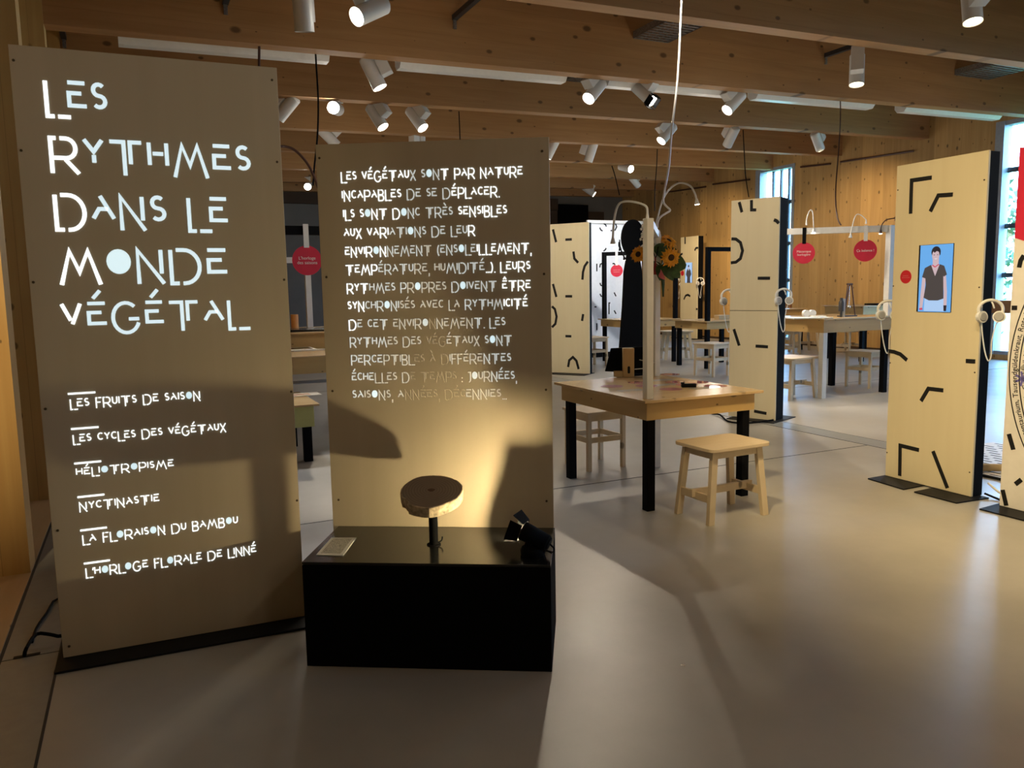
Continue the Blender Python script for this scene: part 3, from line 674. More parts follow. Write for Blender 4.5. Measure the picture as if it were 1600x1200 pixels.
MB().prism([(.016 * math.cos(a) * (1 + .2 * math.sin(3 * a)), .011 * math.sin(a)) for a in [2 * PI * k / 16 for k in range(16)]], (cs + tilt.to_3x3() @ V((0, .004, .0187)), tilt.to_3x3() @ V((1, 0, 0)), tilt.to_3x3() @ V((0, 1, 0))), 0.0008).build('pith', M['pith'], sl, True)
mb = MB(); mb.cyl((st.x, st.y, ZT), (st.x, st.y, 0.645), 0.019, n=18); mb.cyl((st.x, st.y, ZT), (st.x, st.y, ZT + .004), 0.03); mb.build('stem', M['black_matte'], sl, True, smooth=True)
MB().tube([(st.x + .015, st.y - .008, ZT + .01), (st.x + .03, st.y - .014, ZT + .018), (st.x + .035, st.y - .014, ZT + .035)], 0.003).build('wire_end', M['black'], sl, True)
# small black spotlight with barn doors
lb_ = gp(832, 866, ZT)
lamp = thing('box_spotlight', 'small black spotlight with barn doors on the right end of the black box', 'spotlight', (lb_.x, lb_.y, ZT))
hd = V((lb_.x + .006, lb_.y + .008, 0.525)); aim = V((1.085, 3.16, 0.66)) - hd; aim = V((-0.40, 0.62, 0.24)).normalized()
aim = (V((0.90, 3.42, 0.82)) - hd).normalized()
lx = aim.cross(V((0, 0, 1))).normalized(); ly = lx.cross(aim).normalized()
MB().lathe([(0.0, 0), (.048, 0), (.050, .006), (.050, .022), (.044, .032), (0.0, .034)], 28, Matrix.Translation((lb_.x, lb_.y, ZT))).build('base', M['black'], lamp, True, smooth=True)
mb = MB(); mb.tube([(lb_.x, lb_.y, ZT + .03), (lb_.x, lb_.y, ZT + .055), hd - aim * .01], lambda s_: .016 + .006 * s_, 12); mb.build('swivel_neck', M['black'], lamp, True, smooth=True)
r0 = hd - aim * .070; r1 = hd + aim * .045
hous = MB(); hous.cyl(r0, r1, .033, .040, 4 * 6, cap=False); hous.cyl(r0 - aim * .01, r0, .024, .033, 24); hous.build('housing', M['black'], lamp, True, smooth=True)
MB().box(-.017, .017, -.045, .045, -.012, .012, Matrix.Translation(hd - aim * .028 - ly * .044) @ Matrix(((ly.x, aim.x, lx.x, 0), (ly.y, aim.y, lx.y, 0), (ly.z, aim.z, lx.z, 0), (0, 0, 0, 1)))).build('driver_box', M['black'], lamp, True, bevel=.002)
for k, (dx, dy) in enumerate(((1, 0), (-1, 0), (0, 1), (0, -1))):
    d_ = lx * dx + ly * dy; s_ = lx * dy - ly * dx
    a = r1 + d_ * .0405; c = r1 + aim * .050 + d_ * .062
    w0, w1 = .036, .045; nn = (c - a).cross(s_).normalized() * .0012
    MB().hexa([a - s_ * w0 - nn, a + s_ * w0 - nn, c + s_ * w1 - nn, c - s_ * w1 - nn, a - s_ * w0 + nn, a + s_ * w0 + nn, c + s_ * w1 + nn, c - s_ * w1 + nn]).build('barn_door', M['black'], lamp, True)
MB().cyl(r1 - aim * .022, r1 - aim * .018, .030, n=24).build('lens', glow('small_lens_lit', (1.0, .82, .48), 14), lamp, True)
MB().tube([r0 - aim * .01, r0 - aim * .03 - V((0, 0, .01)), r0 + V((.03, .02, -.05)), V((lb_.x + .06, lb_.y + .07, ZT + .004)), V((lb_.x + .06, lb_.y + .17, ZT + .004))], .0035).build('cord', M['black'], lamp, True)
spot_light(r1 - aim * .012, r1 + aim, 13.0, 165, (1.0, .80, .44), 0.1, 0.010)

# power cable coming out of the floor box beside the title panel
c0 = gp(38, 1026); c1 = gp(58, 1006); c2 = gp(100, 1003)
cab = MB(); cab.tube([V((c0.x, c0.y, 0.0)), c0 + V((.01, 0, .035)), V((c1.x, c1.y, .045)), V(((c1.x + c2.x) / 2, (c1.y + c2.y) / 2, .04)), V((c2.x, c2.y + .0, .03)), V((c2.x + .10, c2.y + .10, .03))], .008)
cab.tube([V((c1.x - .02, c1.y + .01, .008)), gp(57, 985) + V((0, 0, .01)), gp(74, 960) + V((0, 0, .01)), gp(92, 938) + V((0, 0, .01)), V((-.30, 4.35, .01))], .006)
tag(cab.build('power_cable', M['black'], None, loc=(c0.x, c0.y, 0)), 'black power cable rising from a floor outlet left of the title panel', 'cable')
tag(MB().box(c0.x - .04, c0.x + .06, c0.y - .012, c0.y + .012, .0022, .004).build('floor_outlet', M['black_metal'], None, loc=(c0.x, c0.y, 0)), 'flat black cable outlet let into the floor near the left wall', 'outlet')

# ------------------------------------------------------------------ other exhibition panels
def marks(parent, pn, pp, fr, strokes, w, t=0.002):
    n = V(fr[1]).cross(V(fr[2]))
    for s_ in strokes:
        pts = []
        for (px, py) in s_:
            q_ = plane(px, py, pn, pp) - V(fr[0]); pts.append((q_.dot(V(fr[1])), q_.dot(V(fr[2]))))
        MB().ribbon(pts, w, (V(fr[0]) + n * .0002, fr[1], fr[2]), t).build('black_mark', M['ink'], parent, True)
def board_panel(name, label, A, B, H, thick, mat, z0=0.012):
    A, B = V((A[0], A[1], 0)), V((B[0], B[1], 0)); e = (B - A).normalized(); W = (B - A).length; n = e.cross(V((0, 0, 1)))
    t = thing(name, label, 'exhibition panel', A.lerp(B, .5)); fr = (A, e, V((0, 0, 1)))
    MB().prism([(0, z0), (W, z0), (W, H), (0, H)], (A - n * .018, e, V((0, 0, 1))), .018).build('front_board', mat, t, True, bevel=.002)
    MB().prism([(.004, z0), (W - .004, z0), (W - .004, H - .004), (.004, H - .004)], (A - n * thick, e, V((0, 0, 1))), thick - .018).build('frame', M['black'], t, True)
    return t, fr, n, W
def plate(parent, poly, z=0.001, t=.009): MB().prism(poly, (V((0, 0, z)), V((1, 0, 0)), V((0, 1, 0))), t).build('base_plate', M['black_metal'], parent, True)

# screen panel on the right
p4, fr4, n4, W4 = board_panel('screen_panel', 'plywood panel with a portrait video screen of a woman and black line marks', (5.288, 4.325), (5.262, 3.586), 2.41, .115, M['ply_pale'])
plate(p4, [(5.10, 4.33), (5.055, 3.97), (5.30, 3.98), (5.41, 4.34)]); plate(p4, [(5.058, 3.885), (5.05, 3.545), (5.36, 3.52), (5.39, 3.90)])
P4p = fr4[0]
marks(p4, n4, P4p, fr4, [[(1423, 334), (1424.6, 282), (1456, 277.5)], [(1453.7, 330.5), (1466.3, 305.5), (1489, 304)], [(1388.3, 548.6), (1397, 549.8), (1406.7, 553.3), (1417.3, 562.7)], [(1509.3, 564), (1524, 564.8)], [(1439.2, 626.7), (1450.7, 607.2), (1474, 610)], [(1405.9, 743.5), (1406.7, 696), (1436, 703.2)], [(1457.9, 704.8), (1480.5, 762.7)]], .030)
screws(p4, fr4, [((plane(a, c, n4, P4p) - P4p).dot(fr4[1]), (plane(a, c, n4, P4p)).z) for a, c in ((1403, 297), (1538, 281), (1396, 447), (1530, 449), (1391, 567), (1523, 582), (1386, 707), (1515, 738))])
def pt(pn, pp, fr, px, py):
    q_ = plane(px, py, pn, pp) - V(fr[0]); return (q_.dot(V(fr[1])), q_.dot(V(fr[2])))
# the screen and its picture
cs4 = [pt(n4, P4p, fr4, *q_) for q_ in ((1433, 486.5), (1486.3, 488), (1491.5, 380.8), (1437, 382.5))]
sx0, sx1 = (cs4[0][0] + cs4[3][0]) / 2, (cs4[1][0] + cs4[2][0]) / 2; sz0, sz1 = (cs4[0][1] + cs4[1][1]) / 2, (cs4[2][1] + cs4[3][1]) / 2
scr = MB().prism([(sx0, sz0), (sx1, sz0), (sx1, sz1), (sx0, sz1)], (P4p, fr4[1], fr4[2]), .006).build('video_screen', M['black_gloss'], p4, True)
def pict(polys, fr, z0):
    mb = MB(); mats = []
    for k, (mt, poly, dz) in enumerate(polys):
        mb.mi = k; mats.append(M[mt]); n = V(fr[1]).cross(V(fr[2])); mb.prism(poly, (V(fr[0]) + n * (z0 + dz), fr[1], fr[2]), .0003)
    return mb, mats
def sc(u, v): return (sx0 + (sx1 - sx0) * u, sz1 - (sz1 - sz0) * v)
def ell(cu, cv, ru, rv, n=20): return [sc(cu + ru * math.cos(2 * PI * k / n), cv + rv * math.sin(2 * PI * k / n)) for k in range(n)]
polys = [('scr_blue', [sc(.045, 1), sc(.045, .005), sc(.99, .005), sc(.99, 1)], .0001),
         ('scr_pale', [sc(.23, .79), sc(.79, .79), sc(.81, .99), sc(.22, .99)], .0004),
         ('scr_skin', [sc(.14, .47), sc(.24, .47), sc(.22, .70), sc(.17, .97), sc(.08, .97), sc(.11, .70)], .0005),
         ('scr_skin', [sc(.72, .47), sc(.82, .45), sc(.87, .70), sc(.88, .95), sc(.79, .97), sc(.78, .70)], .0005),
         ('scr_skin', [sc(.42, .20), sc(.60, .20), sc(.60, .30), sc(.70, .33), sc(.52, .50), sc(.33, .33), sc(.43, .30)], .0006),
         ('scr_dark', [sc(.13, .48), sc(.20, .345), sc(.38, .30), sc(.51, .47), sc(.63, .295), sc(.76, .32), sc(.85, .45), sc(.76, .48), sc(.745, .46), sc(.78, .80), sc(.62, .83), sc(.36, .83), sc(.20, .79), sc(.25, .60), sc(.23, .50)], .0008),
         ('scr_hair', ell(.51, .115, .135, .085), .0009), ('scr_skin', ell(.505, .165, .105, .085), .0011),
         ('scr_hair', [sc(.39, .135), sc(.40, .07), sc(.52, .045), sc(.63, .08), sc(.645, .16), sc(.60, .115), sc(.53, .10), sc(.47, .125), sc(.43, .10)], .0013),
         ('scr_white', [sc(.47, .205), sc(.51, .212), sc(.56, .205), sc(.53, .218), sc(.49, .218)], .0014),
         ('scr_hair', ell(.46, .155, .016, .006, 8), .0014), ('scr_hair', ell(.56, .155, .016, .006, 8), .0014),
         ('scr_red', [sc(.42, .295), sc(.50, .325), sc(.60, .29), sc(.62, .30), sc(.50, .342), sc(.41, .31)], .0014),
         ('scr_red', [sc(.08, .95), sc(.18, .94), sc(.18, .975), sc(.09, .975)], .0014),
         ('scr_hair', [sc(.79, .90), sc(.88, .90), sc(.87, .985), sc(.80, .985)], .0014)]
mb, mats = pict(polys, fr4, .006); mb.build('screen_image', mats, scr, True)
def red_dot(parent, c, r, fr, text=None, size=.02, mat='red_deep', name='red_dot'):
    o = MB().prism([(c[0] + r * math.cos(2 * PI * k / 32), c[1] + r * math.sin(2 * PI * k / 32)) for k in range(32)], fr, .002).build(name, M[mat], parent, True)
    if text:
        n = V(fr[1]).cross(V(fr[2])); fmesh(text, size, M['paper'], 'dot_text', (V(fr[0]) + V(fr[1]) * c[0] + V(fr[2]) * c[1] + n * .003, fr[1], fr[2]), o, .0004)
cdot = pt(n4, P4p, fr4, 1415.5, 432.5); red_dot(p4, cdot, .050, fr4)
mb = MB()
for a_, b_, z_ in ((-.026, .024, .007), (-.034, .036, -.006)): mb.ribbon([(cdot[0] + a_, cdot[1] + z_), (cdot[0] + b_, cdot[1] + z_)], .005, (P4p + n4 * .0022, fr4[1], fr4[2]), .0006)
mb.build('faint_text', M['faint'], p4, True)

# seamed panel right of the front table
pC, frC, nC, WC = board_panel('seamed_panel', 'pale plywood panel with a horizontal seam and black marks, right of the front table', (6.177, 7.229), (6.390, 6.696), 2.482, .21, M['ply_pale'])
plate(pC, [(6.06, 7.12), (6.28, 6.60), (6.80, 6.80), (6.60, 7.33)])
CP = frC[0]
marks(pC, nC, CP, frC, [[(1155, 315.7), (1159.3, 331.7)], [(1174.3, 312.5), (1174.3, 328), (1181.7, 328)], [(1209.3, 343.5), (1213, 344.6), (1216.9, 349)], [(1142.9, 373.3), (1150, 373.6), (1157, 379), (1160.3, 391.7), (1157, 404), (1150, 409.6), (1142, 410.7)], [(1184, 434.7), (1203.3, 434.7)], [(1146.7, 514.3), (1155, 540)], [(1180.7, 540.7), (1200, 542)], [(1178.3, 642.3), (1197.7, 646)]], .034)
(sa, za), (sb, zb_) = pt(nC, CP, frC, 1140.5, 484.2), pt(nC, CP, frC, 1214, 486.6)
MB().ribbon([(0.0, (za + zb_) / 2), (WC, (za + zb_) / 2)], .006, (CP, frC[1], frC[2]), .0006).build('seam', M['screw'], pC, True)
# far left marked panel behind the text panel
p3, fr3, n3, W3 = board_panel('marked_panel', 'pale plywood panel covered in black strokes and arcs, just behind the text panel', (6.50, 13.02), (7.175, 12.06), 2.66, .115, M['ply_pale'])
plate(p3, [(6.30, 12.88), (6.98, 11.92), (7.36, 12.20), (6.70, 13.16)])
marks(p3, n3, fr3[0], fr3, [[(864, 358.4), (869, 378.4)], [(883.4, 374.5), (893.6, 374)], [(896, 393), (897.5, 404), (903.4, 410.5)], [(918.6, 408.6), (913.5, 416), (911, 425), (910, 437)], [(864, 443.6), (869.4, 464)], [(883.4, 463), (894, 463)], [(862.5, 478.7), (867, 483), (869.7, 494.7), (867.8, 506), (862.5, 511.3)], [(883.5, 525.2), (892.8, 525.5)], [(911.2, 490.7), (909.5, 501.5)], [(887.7, 573.5), (889.5, 563), (895.2, 558), (900.7, 563.7), (904.2, 576.8)]], .044)
# white lit panel
uD0 = wy(917, 400, 14.95).x; uD1 = wy(1001, 400, 14.95).x
pD, frD, nD, WD = board_panel('white_partition', 'wide white panel with thin black arcs, far behind the black silhouette board', (uD0, 14.95), (uD1, 14.90), 2.955, .14, M['white_wall'])
MB().prism([(-.01, 2.90), (WD + .01, 2.90), (WD + .01, 2.965), (-.01, 2.965)], (frD[0] + nD * .001, frD[1], frD[2]), .05).build('top_cap', M['white'], pD, True)
MB().prism([(0, .0), (WD, .0), (WD, .11), (0, .11)], (frD[0] + nD * .001, frD[1], frD[2]), .012).build('base_rail', M['black'], pD, True)
marks(pD, nD, frD[0], frD, [[(943, 349), (946, 351), (947.5, 354)], [(937, 355.5), (938.5, 359), (941.5, 361)], [(958, 348), (962, 350), (963.5, 354.5), (961, 359.5), (954, 360.5)], [(947, 387.5), (946, 390), (943, 392.5)], [(932.5, 412), (932.5, 424)], [(937, 418), (938, 413), (941, 411.5)], [(957, 412), (959.5, 411.8), (962, 415)], [(947, 418), (945.5, 421), (943, 423)], [(937.5, 442), (938.5, 445.5), (941.5, 447)], [(937.5, 459), (939, 462.5), (942, 463.5)], [(959.5, 457), (962.5, 463)], [(951.5, 491), (951.5, 473.5), (953.5, 473.3)], [(959.5, 485), (962.5, 490.5)], [(932.5, 505), (932.5, 516)], [(928.8, 479.5), (932, 479.5)], [(968, 374.5), (969, 385), (970.5, 390)]], .030)
# far screen panel
pE, frE, nE, WE = board_panel('far_screen_panel', 'narrow plywood panel with a portrait screen of a standing man, by the far wood wall', (14.43, 19.05), (14.42, 18.25), 2.92, .19, M['ply_pale'])
plate(pE, [(14.2, 19.2), (14.2, 18.1), (14.75, 18.1), (14.75, 19.2)])
EP = frE[0]
marks(pE, nE, EP, frE, [[(1070.5, 370.3), (1070.5, 381.3)], [(1085.5, 391.5), (1087.5, 387.5), (1091, 387.2)], [(1062.8, 399), (1066.5, 396)], [(1068.5, 468), (1071.5, 461.7), (1075, 460.6), (1078.5, 463)], [(1087.5, 482.8), (1090, 482.8)], [(1083, 500.8), (1089.5, 500.8)]], .055)
ce = [pt(nE, EP, frE, *q_) for q_ in ((1070.5, 442), (1081.7, 442.3), (1081.7, 410), (1071, 410.5))]
ex0, ex1, ez0, ez1 = ce[0][0], ce[1][0], ce[0][1], ce[2][1]
se = MB().prism([(ex0, ez0), (ex1, ez0), (ex1, ez1), (ex0, ez1)], (EP, frE[1], frE[2]), .006).build('video_screen', M['black_gloss'], pE, True)
def sc(u, v): return (ex0 + (ex1 - ex0) * u, ez1 - (ez1 - ez0) * v)
polys = [('scr_pale', [sc(.02, 1), sc(.02, 0), sc(.98, 0), sc(.98, 1)], .0001), ('scr_dark', [sc(.27, 1), sc(.30, .72), sc(.12, .58), sc(.22, .40), sc(.38, .30), sc(.62, .30), sc(.78, .40), sc(.88, .58), sc(.72, .72), sc(.75, 1)], .0005),
         ('scr_skin', ell(.5, .22, .10, .07, 14), .0007), ('scr_hair', ell(.5, .17, .10, .05, 14), .0009), ('scr_white', [sc(.44, .30), sc(.5, .42), sc(.56, .30)], .0009)]
mb, mats = pict(polys, frE, .006); mb.build('screen_image', mats, se, True)
red_dot(pE, pt(nE, EP, frE, 1066.3, 427), .075, frE)
# white print wall at the right edge
YA, YB = 3.357, 1.05
p5, fr5, n5, W5 = board_panel('printed_white_panel', 'white panel at the right edge with ring of plant names and red disc', (5.225, YA), (5.215, YB), 2.385, .115, M['cream'])
plate(p5, [(5.045, 3.375), (5.03, YB), (5.30, YB), (5.32, 3.40)])
circ = []
for k in range(31):
    yy = YA - .002 - (YA - YB - .3) * k / 30
    d2 = 1.18 ** 2 - (yy - 2.9) ** 2
    if d2 > 0: circ.append((YA - yy, max(2.9 - math.sqrt(d2), .5)))
circ = [c for c in circ if c[1] < 2.38]
MB().prism(circ + [(circ[-1][0], 2.384), (circ[0][0], 2.384)], fr5, .002).build('red_disc', M['red'], p5, True)
rc = (YA - 2.19, .97)
for r_ in (1.150, 1.084, 1.016):
    MB().ribbon(arc(rc[0], rc[1], r_, 120, 262, 60), .007, fr5, .002).build('ring_line', M['ink'], p5, True)
def ring_text(text, r_, size, a_mid):
    c = bpy.data.curves.new('ring', 'FONT'); c.body = text; c.size = size; c.align_x = 'CENTER'; c.extrude = .001; c.resolution_u = 2
    o = bpy.data.objects.new('ring_tmp', c); COL.objects.link(o)
    me = bpy.data.meshes.new_from_object(o.evaluated_get(bpy.context.evaluated_depsgraph_get())); bpy.data.objects.remove(o)
    n = V(fr5[1]).cross(V(fr5[2])); inv = ROOT[p5.name].inverted()
    for v in me.vertices:                     # letters read clockwise, feet towards the centre
        a = math.radians(a_mid) - v.co.x / r_; rr = r_ + v.co.y
        v.co = inv @ (V(fr5[0]) + V(fr5[1]) * (rc[0] + rr * math.cos(a)) + V(fr5[2]) * (rc[1] + rr * math.sin(a)) + n * (.0012 + v.co.z))
    me.materials.clear(); me.materials.append(M['ink'])
    ob = bpy.data.objects.new('ring_text', me); COL.objects.link(ob); ob.parent = p5
ring_text('Erythraea centaurium, Tausendgüldenkraut, Rote Nelke, Dianthus', 1.100, .050, 180)
ring_text('Anagallis arvensis, Gauchheil, Nymphaea alba, Calendula', 1.033, .048, 178)
marks(p5, n5, fr5[0], fr5, [[(1576.5, 678), (1583.5, 702.7)], [(1586.7, 756.5), (1596, 749.3)], [(1566.7, 765.3), (1572.5, 790.0)], [(1592.5, 418), (1595, 407), (1600, 399)], [(1581, 481), (1589.5, 481)]], .030)
flw = MB(); pc = pt(n5, fr5[0], fr5, 1598, 592)
for k in range(7): flw.ribbon([pc, (pc[0] + .05 * math.cos(k * .9), pc[1] + .05 * math.sin(k * .9))], .014, fr5, .002)
flw.build('blue_flower_print', solid('violet_print', (.16, .14, .45), .6), p5, True)
lf = MB(); pc = pt(n5, fr5[0], fr5, 1600, 572); lf.ribbon([(pc[0] - .02, pc[1] - .02), (pc[0] + .10, pc[1] + .10)], .02, fr5, .002); lf.ribbon([(pc[0], pc[1]), (pc[0] + .11, pc[1] - .03)], .02, fr5, .002); lf.build('leaf_print', M['print'], p5, True)

# black silhouette board
vS = 11.0
def S(px, py): q_ = wy(px, py, vS); return (q_.x, q_.z)
cL = wy(989, 372, vS); cr = abs(wy(971.5, 372, vS).x - cL.x); ch = wy(989, 343, vS).z - cL.z
poly = [(cL.x + cr * math.cos(math.radians(a)), cL.z + ch * math.sin(math.radians(a))) for a in range(-60, 241, 12)]
zl = S(974, 402)[1]
xl, xr = S(966, 545)[0], 2 * cL.x - S(966, 545)[0]
poly += [(S(975.5, 425)[0], S(975.5, 425)[1]), (S(973, 480)[0], S(973, 480)[1]), (xl - .02, 0.0), (xr + .02, 0.0), (2 * cL.x - S(973, 480)[0], S(973, 480)[1]), (2 * cL.x - S(975.5, 425)[0], S(975.5, 425)[1])]
sb_ = thing('silhouette_board', 'tall black keyhole-shaped silhouette board behind the front table', 'cut-out board', (cL.x, vS, 0))
MB().prism(poly, ((0, vS + .03, 0), (1, 0, 0), (0, 0, 1)), .05).build('cut_out', M['black_matte'], sb_, True)
MB().box(xl, xr, vS - .2, vS + .25, .001, .012).build('base_plate', M['black_metal'], sb_, True)

# ------------------------------------------------------------------ tables
def table(label, x0, x1, y0, y1, top, ap, white_legs=(), leg=.064, over=.045, apron=('pine_x', 'pine_y'), group='exhibition tables', inset=.012):
    t = thing('exhibit_table', label, 'table', ((x0 + x1) / 2, (y0 + y1) / 2, 0), 0, group)
    MB().box(x0 - over, x1 + over, y0 - over, y1 + over, top - .018, top).build('tabletop', M['pine_top'], t, True, bevel=.002)
    for nm, mt, b_ in (('apron', apron[0], (x0, x1, y0, y0 + .022)), ('apron', apron[0], (x0, x1, y1 - .022, y1)), ('apron', apron[1], (x0, x0 + .022, y0 + .022, y1 - .022)), ('apron', apron[1], (x1 - .022, x1, y0 + .022, y1 - .022))):
        MB().box(*b_, ap, top - .018).build(nm, M[mt], t, True)
    for k, (x, y) in enumerate(((x0 + .022 + leg / 2, y0 + .022 + leg / 2), (x1 - .022 - leg / 2, y0 + .022 + leg / 2), (x1 - .022 - leg / 2, y1 - .022 - leg / 2), (x0 + .022 + leg / 2, y1 - .022 - leg / 2))):
        MB().box(x - leg / 2, x + leg / 2, y - leg / 2, y + leg / 2, 0, top - .02).build('leg', M['white'] if k in white_legs else M['black'], t, True, bevel=.003)
    return t
def gantry(t, A, B, z0, z1, mat, w=.075, post_ok=(True, True)):
    A, B = V((A[0], A[1], 0)), V((B[0], B[1], 0))
    for ok, p in zip(post_ok, (A, B)):
        if ok: MB().box(p.x - w / 2, p.x + w / 2, p.y - w / 2, p.y + w / 2, z0, z1).build('gantry_post', M[mat], t, True, bevel=.003)
    e = (B - A).normalized()
    MB().bar(A + e * w * .5 + V((0, 0, z1 - w / 2)), B - e * w * .5 + V((0, 0, z1 - w / 2)), w, w).build('gantry_bar', M[mat], t, True)
def goose(label, base, pts, lens_dir, mat='plastic', r=.009, lit='led', k=1.0):
    t = thing('gooseneck_lamp', label, 'lamp', base, 0, 'gooseneck lamps')
    MB().cyl(base, V(base) + V((0, 0, .09 * k)), .022 * k, .012 * k).build('socket', M[mat], t, True, smooth=True)
    MB().tube([V(base) + V((0, 0, .085 * k))] + [V(p) for p in pts], r, 8, 5).build('flexible_neck', M[mat], t, True, smooth=True)
    e = V(pts[-1]); d = V(lens_dir).normalized()
    MB().cyl(e - d * .01, e + d * .075 * k, .014 * k, .040 * k).build('lamp_head', M[mat], t, True, smooth=True)
    MB().cyl(e + d * .0755 * k, e + d * .080 * k, .036 * k).build('bulb', M[lit], t, True)
    return t
T1X0, T1X1, T1Y0, T1Y1, T1T = 3.052, 3.985, 4.386, 5.575, .782
t1 = table('front knotty pine table with red printed discs and a white post at its near corner', T1X0, T1X1, T1Y0, T1Y1, T1T, .640, (2,))
gantry(t1, (3.088, 4.425), (3.935, 5.525), T1T, 1.985, 'white', .052)
# prints under the glass of the front table
pr = random.Random(3)
def flat(name, mat, poly, z, parent, t_=.0008): MB().prism(poly, ((0, 0, z), (1, 0, 0), (0, 1, 0)), t_).build(name, M[mat], parent, True)
def edisc(c, a, b_, ang=0): return [(c[0] + a * math.cos(k * PI / 12) * math.cos(ang) - b_ * math.sin(k * PI / 12) * math.sin(ang), c[1] + a * math.cos(k * PI / 12) * math.sin(ang) + b_ * math.sin(k * PI / 12) * math.cos(ang)) for k in range(24)]
for px, py in ((956, 603.5), (998, 598), (1048, 608), (1010, 603), (1056, 597), (1073, 601), (1090, 597), (1118, 603), (1047, 585)):
    g = gp(px, py, T1T); flat('red_print', 'red_under_glass', edisc((g.x, g.y), .085, .085), T1T + .0004, t1)
for px, py, w in ((1040, 601, .16), (1100, 606, .12), (985, 610, .1), (1030, 594, .12)):
    g = gp(px, py, T1T); flat('pale_print', 'pale_under_glass', [(g.x - w, g.y - .05), (g.x + w, g.y - .05), (g.x + w, g.y + .05), (g.x - w, g.y + .05)], T1T + .0002, t1)
# tablet on wooden block
g = gp(982, 589, T1T); dk = thing('tablet_stand', 'upright beech block with oval slot holding a black tablet on the front table', 'tablet stand', (g.x, g.y, T1T))
zt_ = hz(982, 544, g)
f = Matrix.Translation((g.x, g.y, T1T)) @ Matrix.Rotation(math.radians(-25), 4, 'Z')
MB().box(-.046, .046, -.02, .05, 0, zt_ - T1T, f).build('block', M['block'], dk, True, bevel=.003)
MB().box(-.12, -.046, .0, .05, 0, .05, f).build('foot_block', M['block'], dk, True, bevel=.003)
e3 = f.to_3x3(); o3 = f @ V((0, -.0205, .062))
MB().prism([(.011 * math.cos(a), .02 + .011 * math.sin(a)) for a in [k * PI / 8 for k in range(9)]] + [(.011 * math.cos(a), -.02 + .011 * math.sin(a)) for a in [PI + k * PI / 8 for k in range(9)]], (o3, e3 @ V((1, 0, 0)), V((0, 0, 1))), .0006).build('oval_slot', M['ink'], dk, True)
MB().hexa([f @ V(p) for p in ((-.19, .052, .045), (.17, .052, .02), (.17, .085, .02), (-.19, .085, .045), (-.13, .13, .235), (.17, .13, .245), (.17, .15, .245), (-.13, .15, .235))]).build('tablet', M['black'], dk, True, bevel=.004)
MB().tube([f @ V((.10, .04, .14)), f @ V((.13, .0, .135)), f @ V((.20, .0, .12)), f @ V((.26, .03, .10)), f @ V((.2, .06, .07)), f @ V((.06, .05, .06))], .004).build('charging_cord', M['plastic'], dk, True)
g = gp(1076, 605, T1T); rm = thing('black_remote', 'small black handset lying on the front table', 'handset', (g.x, g.y, T1T + .001))
f = Matrix.Translation((g.x, g.y, T1T + .001)) @ Matrix.Rotation(math.radians(-28), 4, 'Z')
MB().box(-.055, .055, -.022, .022, 0, .026, f).build('body', M['black'], rm, True, bevel=.005)
MB().cyl(f @ V((-.045, 0, .026)), f @ V((-.045, 0, .036)), .014).build('knob', M['black'], rm, True)
# things on the gantry of the front table
goose('white gooseneck lamp on the near post of the front table, bent to the left', (3.098, 4.45, 1.985), [hz and wy(px, py, yy) for px, py, yy in ((1009, 322, 4.45), (993, 316, 4.46), (975, 315, 4.5), (965, 322, 4.54), (959.5, 345, 4.58), (957.5, 373, 4.6))], (.02, 0, -1), r=.0075, k=.5)
goose('white gooseneck lamp above the sunflowers of the front table, bent to the right', (3.80, 5.34, 1.985), [wy(px, py, yy) for px, py, yy in ((1034, 316, 5.33), (1045, 297, 5.3), (1057, 287.5, 5.26), (1067, 286, 5.22), (1079, 291, 5.18), (1085.5, 302, 5.14), (1088.5, 312, 5.12))], (.10, -.05, -1), r=.0075, k=.5)
b5 = lambda px, py, y: wy(px, py, y)
wc = MB(); wc.tube([b5(1066, -40, 5.3), b5(1065, 0, 5.3), b5(1059, 120, 5.3), b5(1050, 200, 5.3), b5(1045, 260, 5.3), b5(1038, 300, 5.3), b5(1036.5, 315, 5.3), b5(1041, 322, 5.3), b5(1047, 328.5, 5.3), b5(1041, 333, 5.3), b5(1033, 338, 5.3), b5(1028, 345, 5.3), b5(1027, 356, 5.3)], .0085, 8, 4)
pp = b5(1066, -40, 5.3); zz = zb(pp.x)
wc.tube([V((pp.x, pp.y, pp.z)), V((pp.x, pp.y + .1, pp.z + .5)), V((pp.x - .05, 5.2, TOP - .05))], .0085, 8, 4)
tag(wc.build('hanging_power_cord', M['plastic'], None, smooth=True, loc=b5(1027, 356, 5.3)), 'long white power cord hanging from the ceiling to the front table frame', 'cord')
pl = thing('power_adapter', 'white plug adapter hanging on the far white post above the sunflowers', 'adapter', b5(1026, 375, 5.46))
MB().prism([(-.022, 0), (.022, 0), (.028, .06), (.012, .11), (-.012, .11), (-.028, .06)], (b5(1026, 381, 5.465), (1, 0, 0), (0, 0, 1)), .028).build('adapter_body', M['plastic'], pl, True, bevel=.004)
MB().tube([b5(1024, 352, 5.45), b5(1021.5, 370, 5.45), b5(1021, 390, 5.44), b5(1024, 402, 5.44), b5(1027, 395, 5.44), b5(1029, 375, 5.45), b5(1029, 360, 5.45)], .004, 6, 4).build('black_cord', M['black'], pl, True)
ts = MB(); ts.tube([b5(1024, 402, 5.44), b5(1024, 408, 5.44)], .006); tc_ = b5(1024, 408, 5.44)
for k in range(14):
    a = k * .449; ts.tube([tc_, tc_ + V((.012 * math.cos(a), .012 * math.sin(a), -.05)), tc_ + V((.014 * math.cos(a), .014 * math.sin(a), -.11))], .003, 5, 2)
tag(ts.build('red_tassel', M['tassel'], None, loc=tc_), 'dark red tassel hanging against the far white post of the front table', 'tassel')
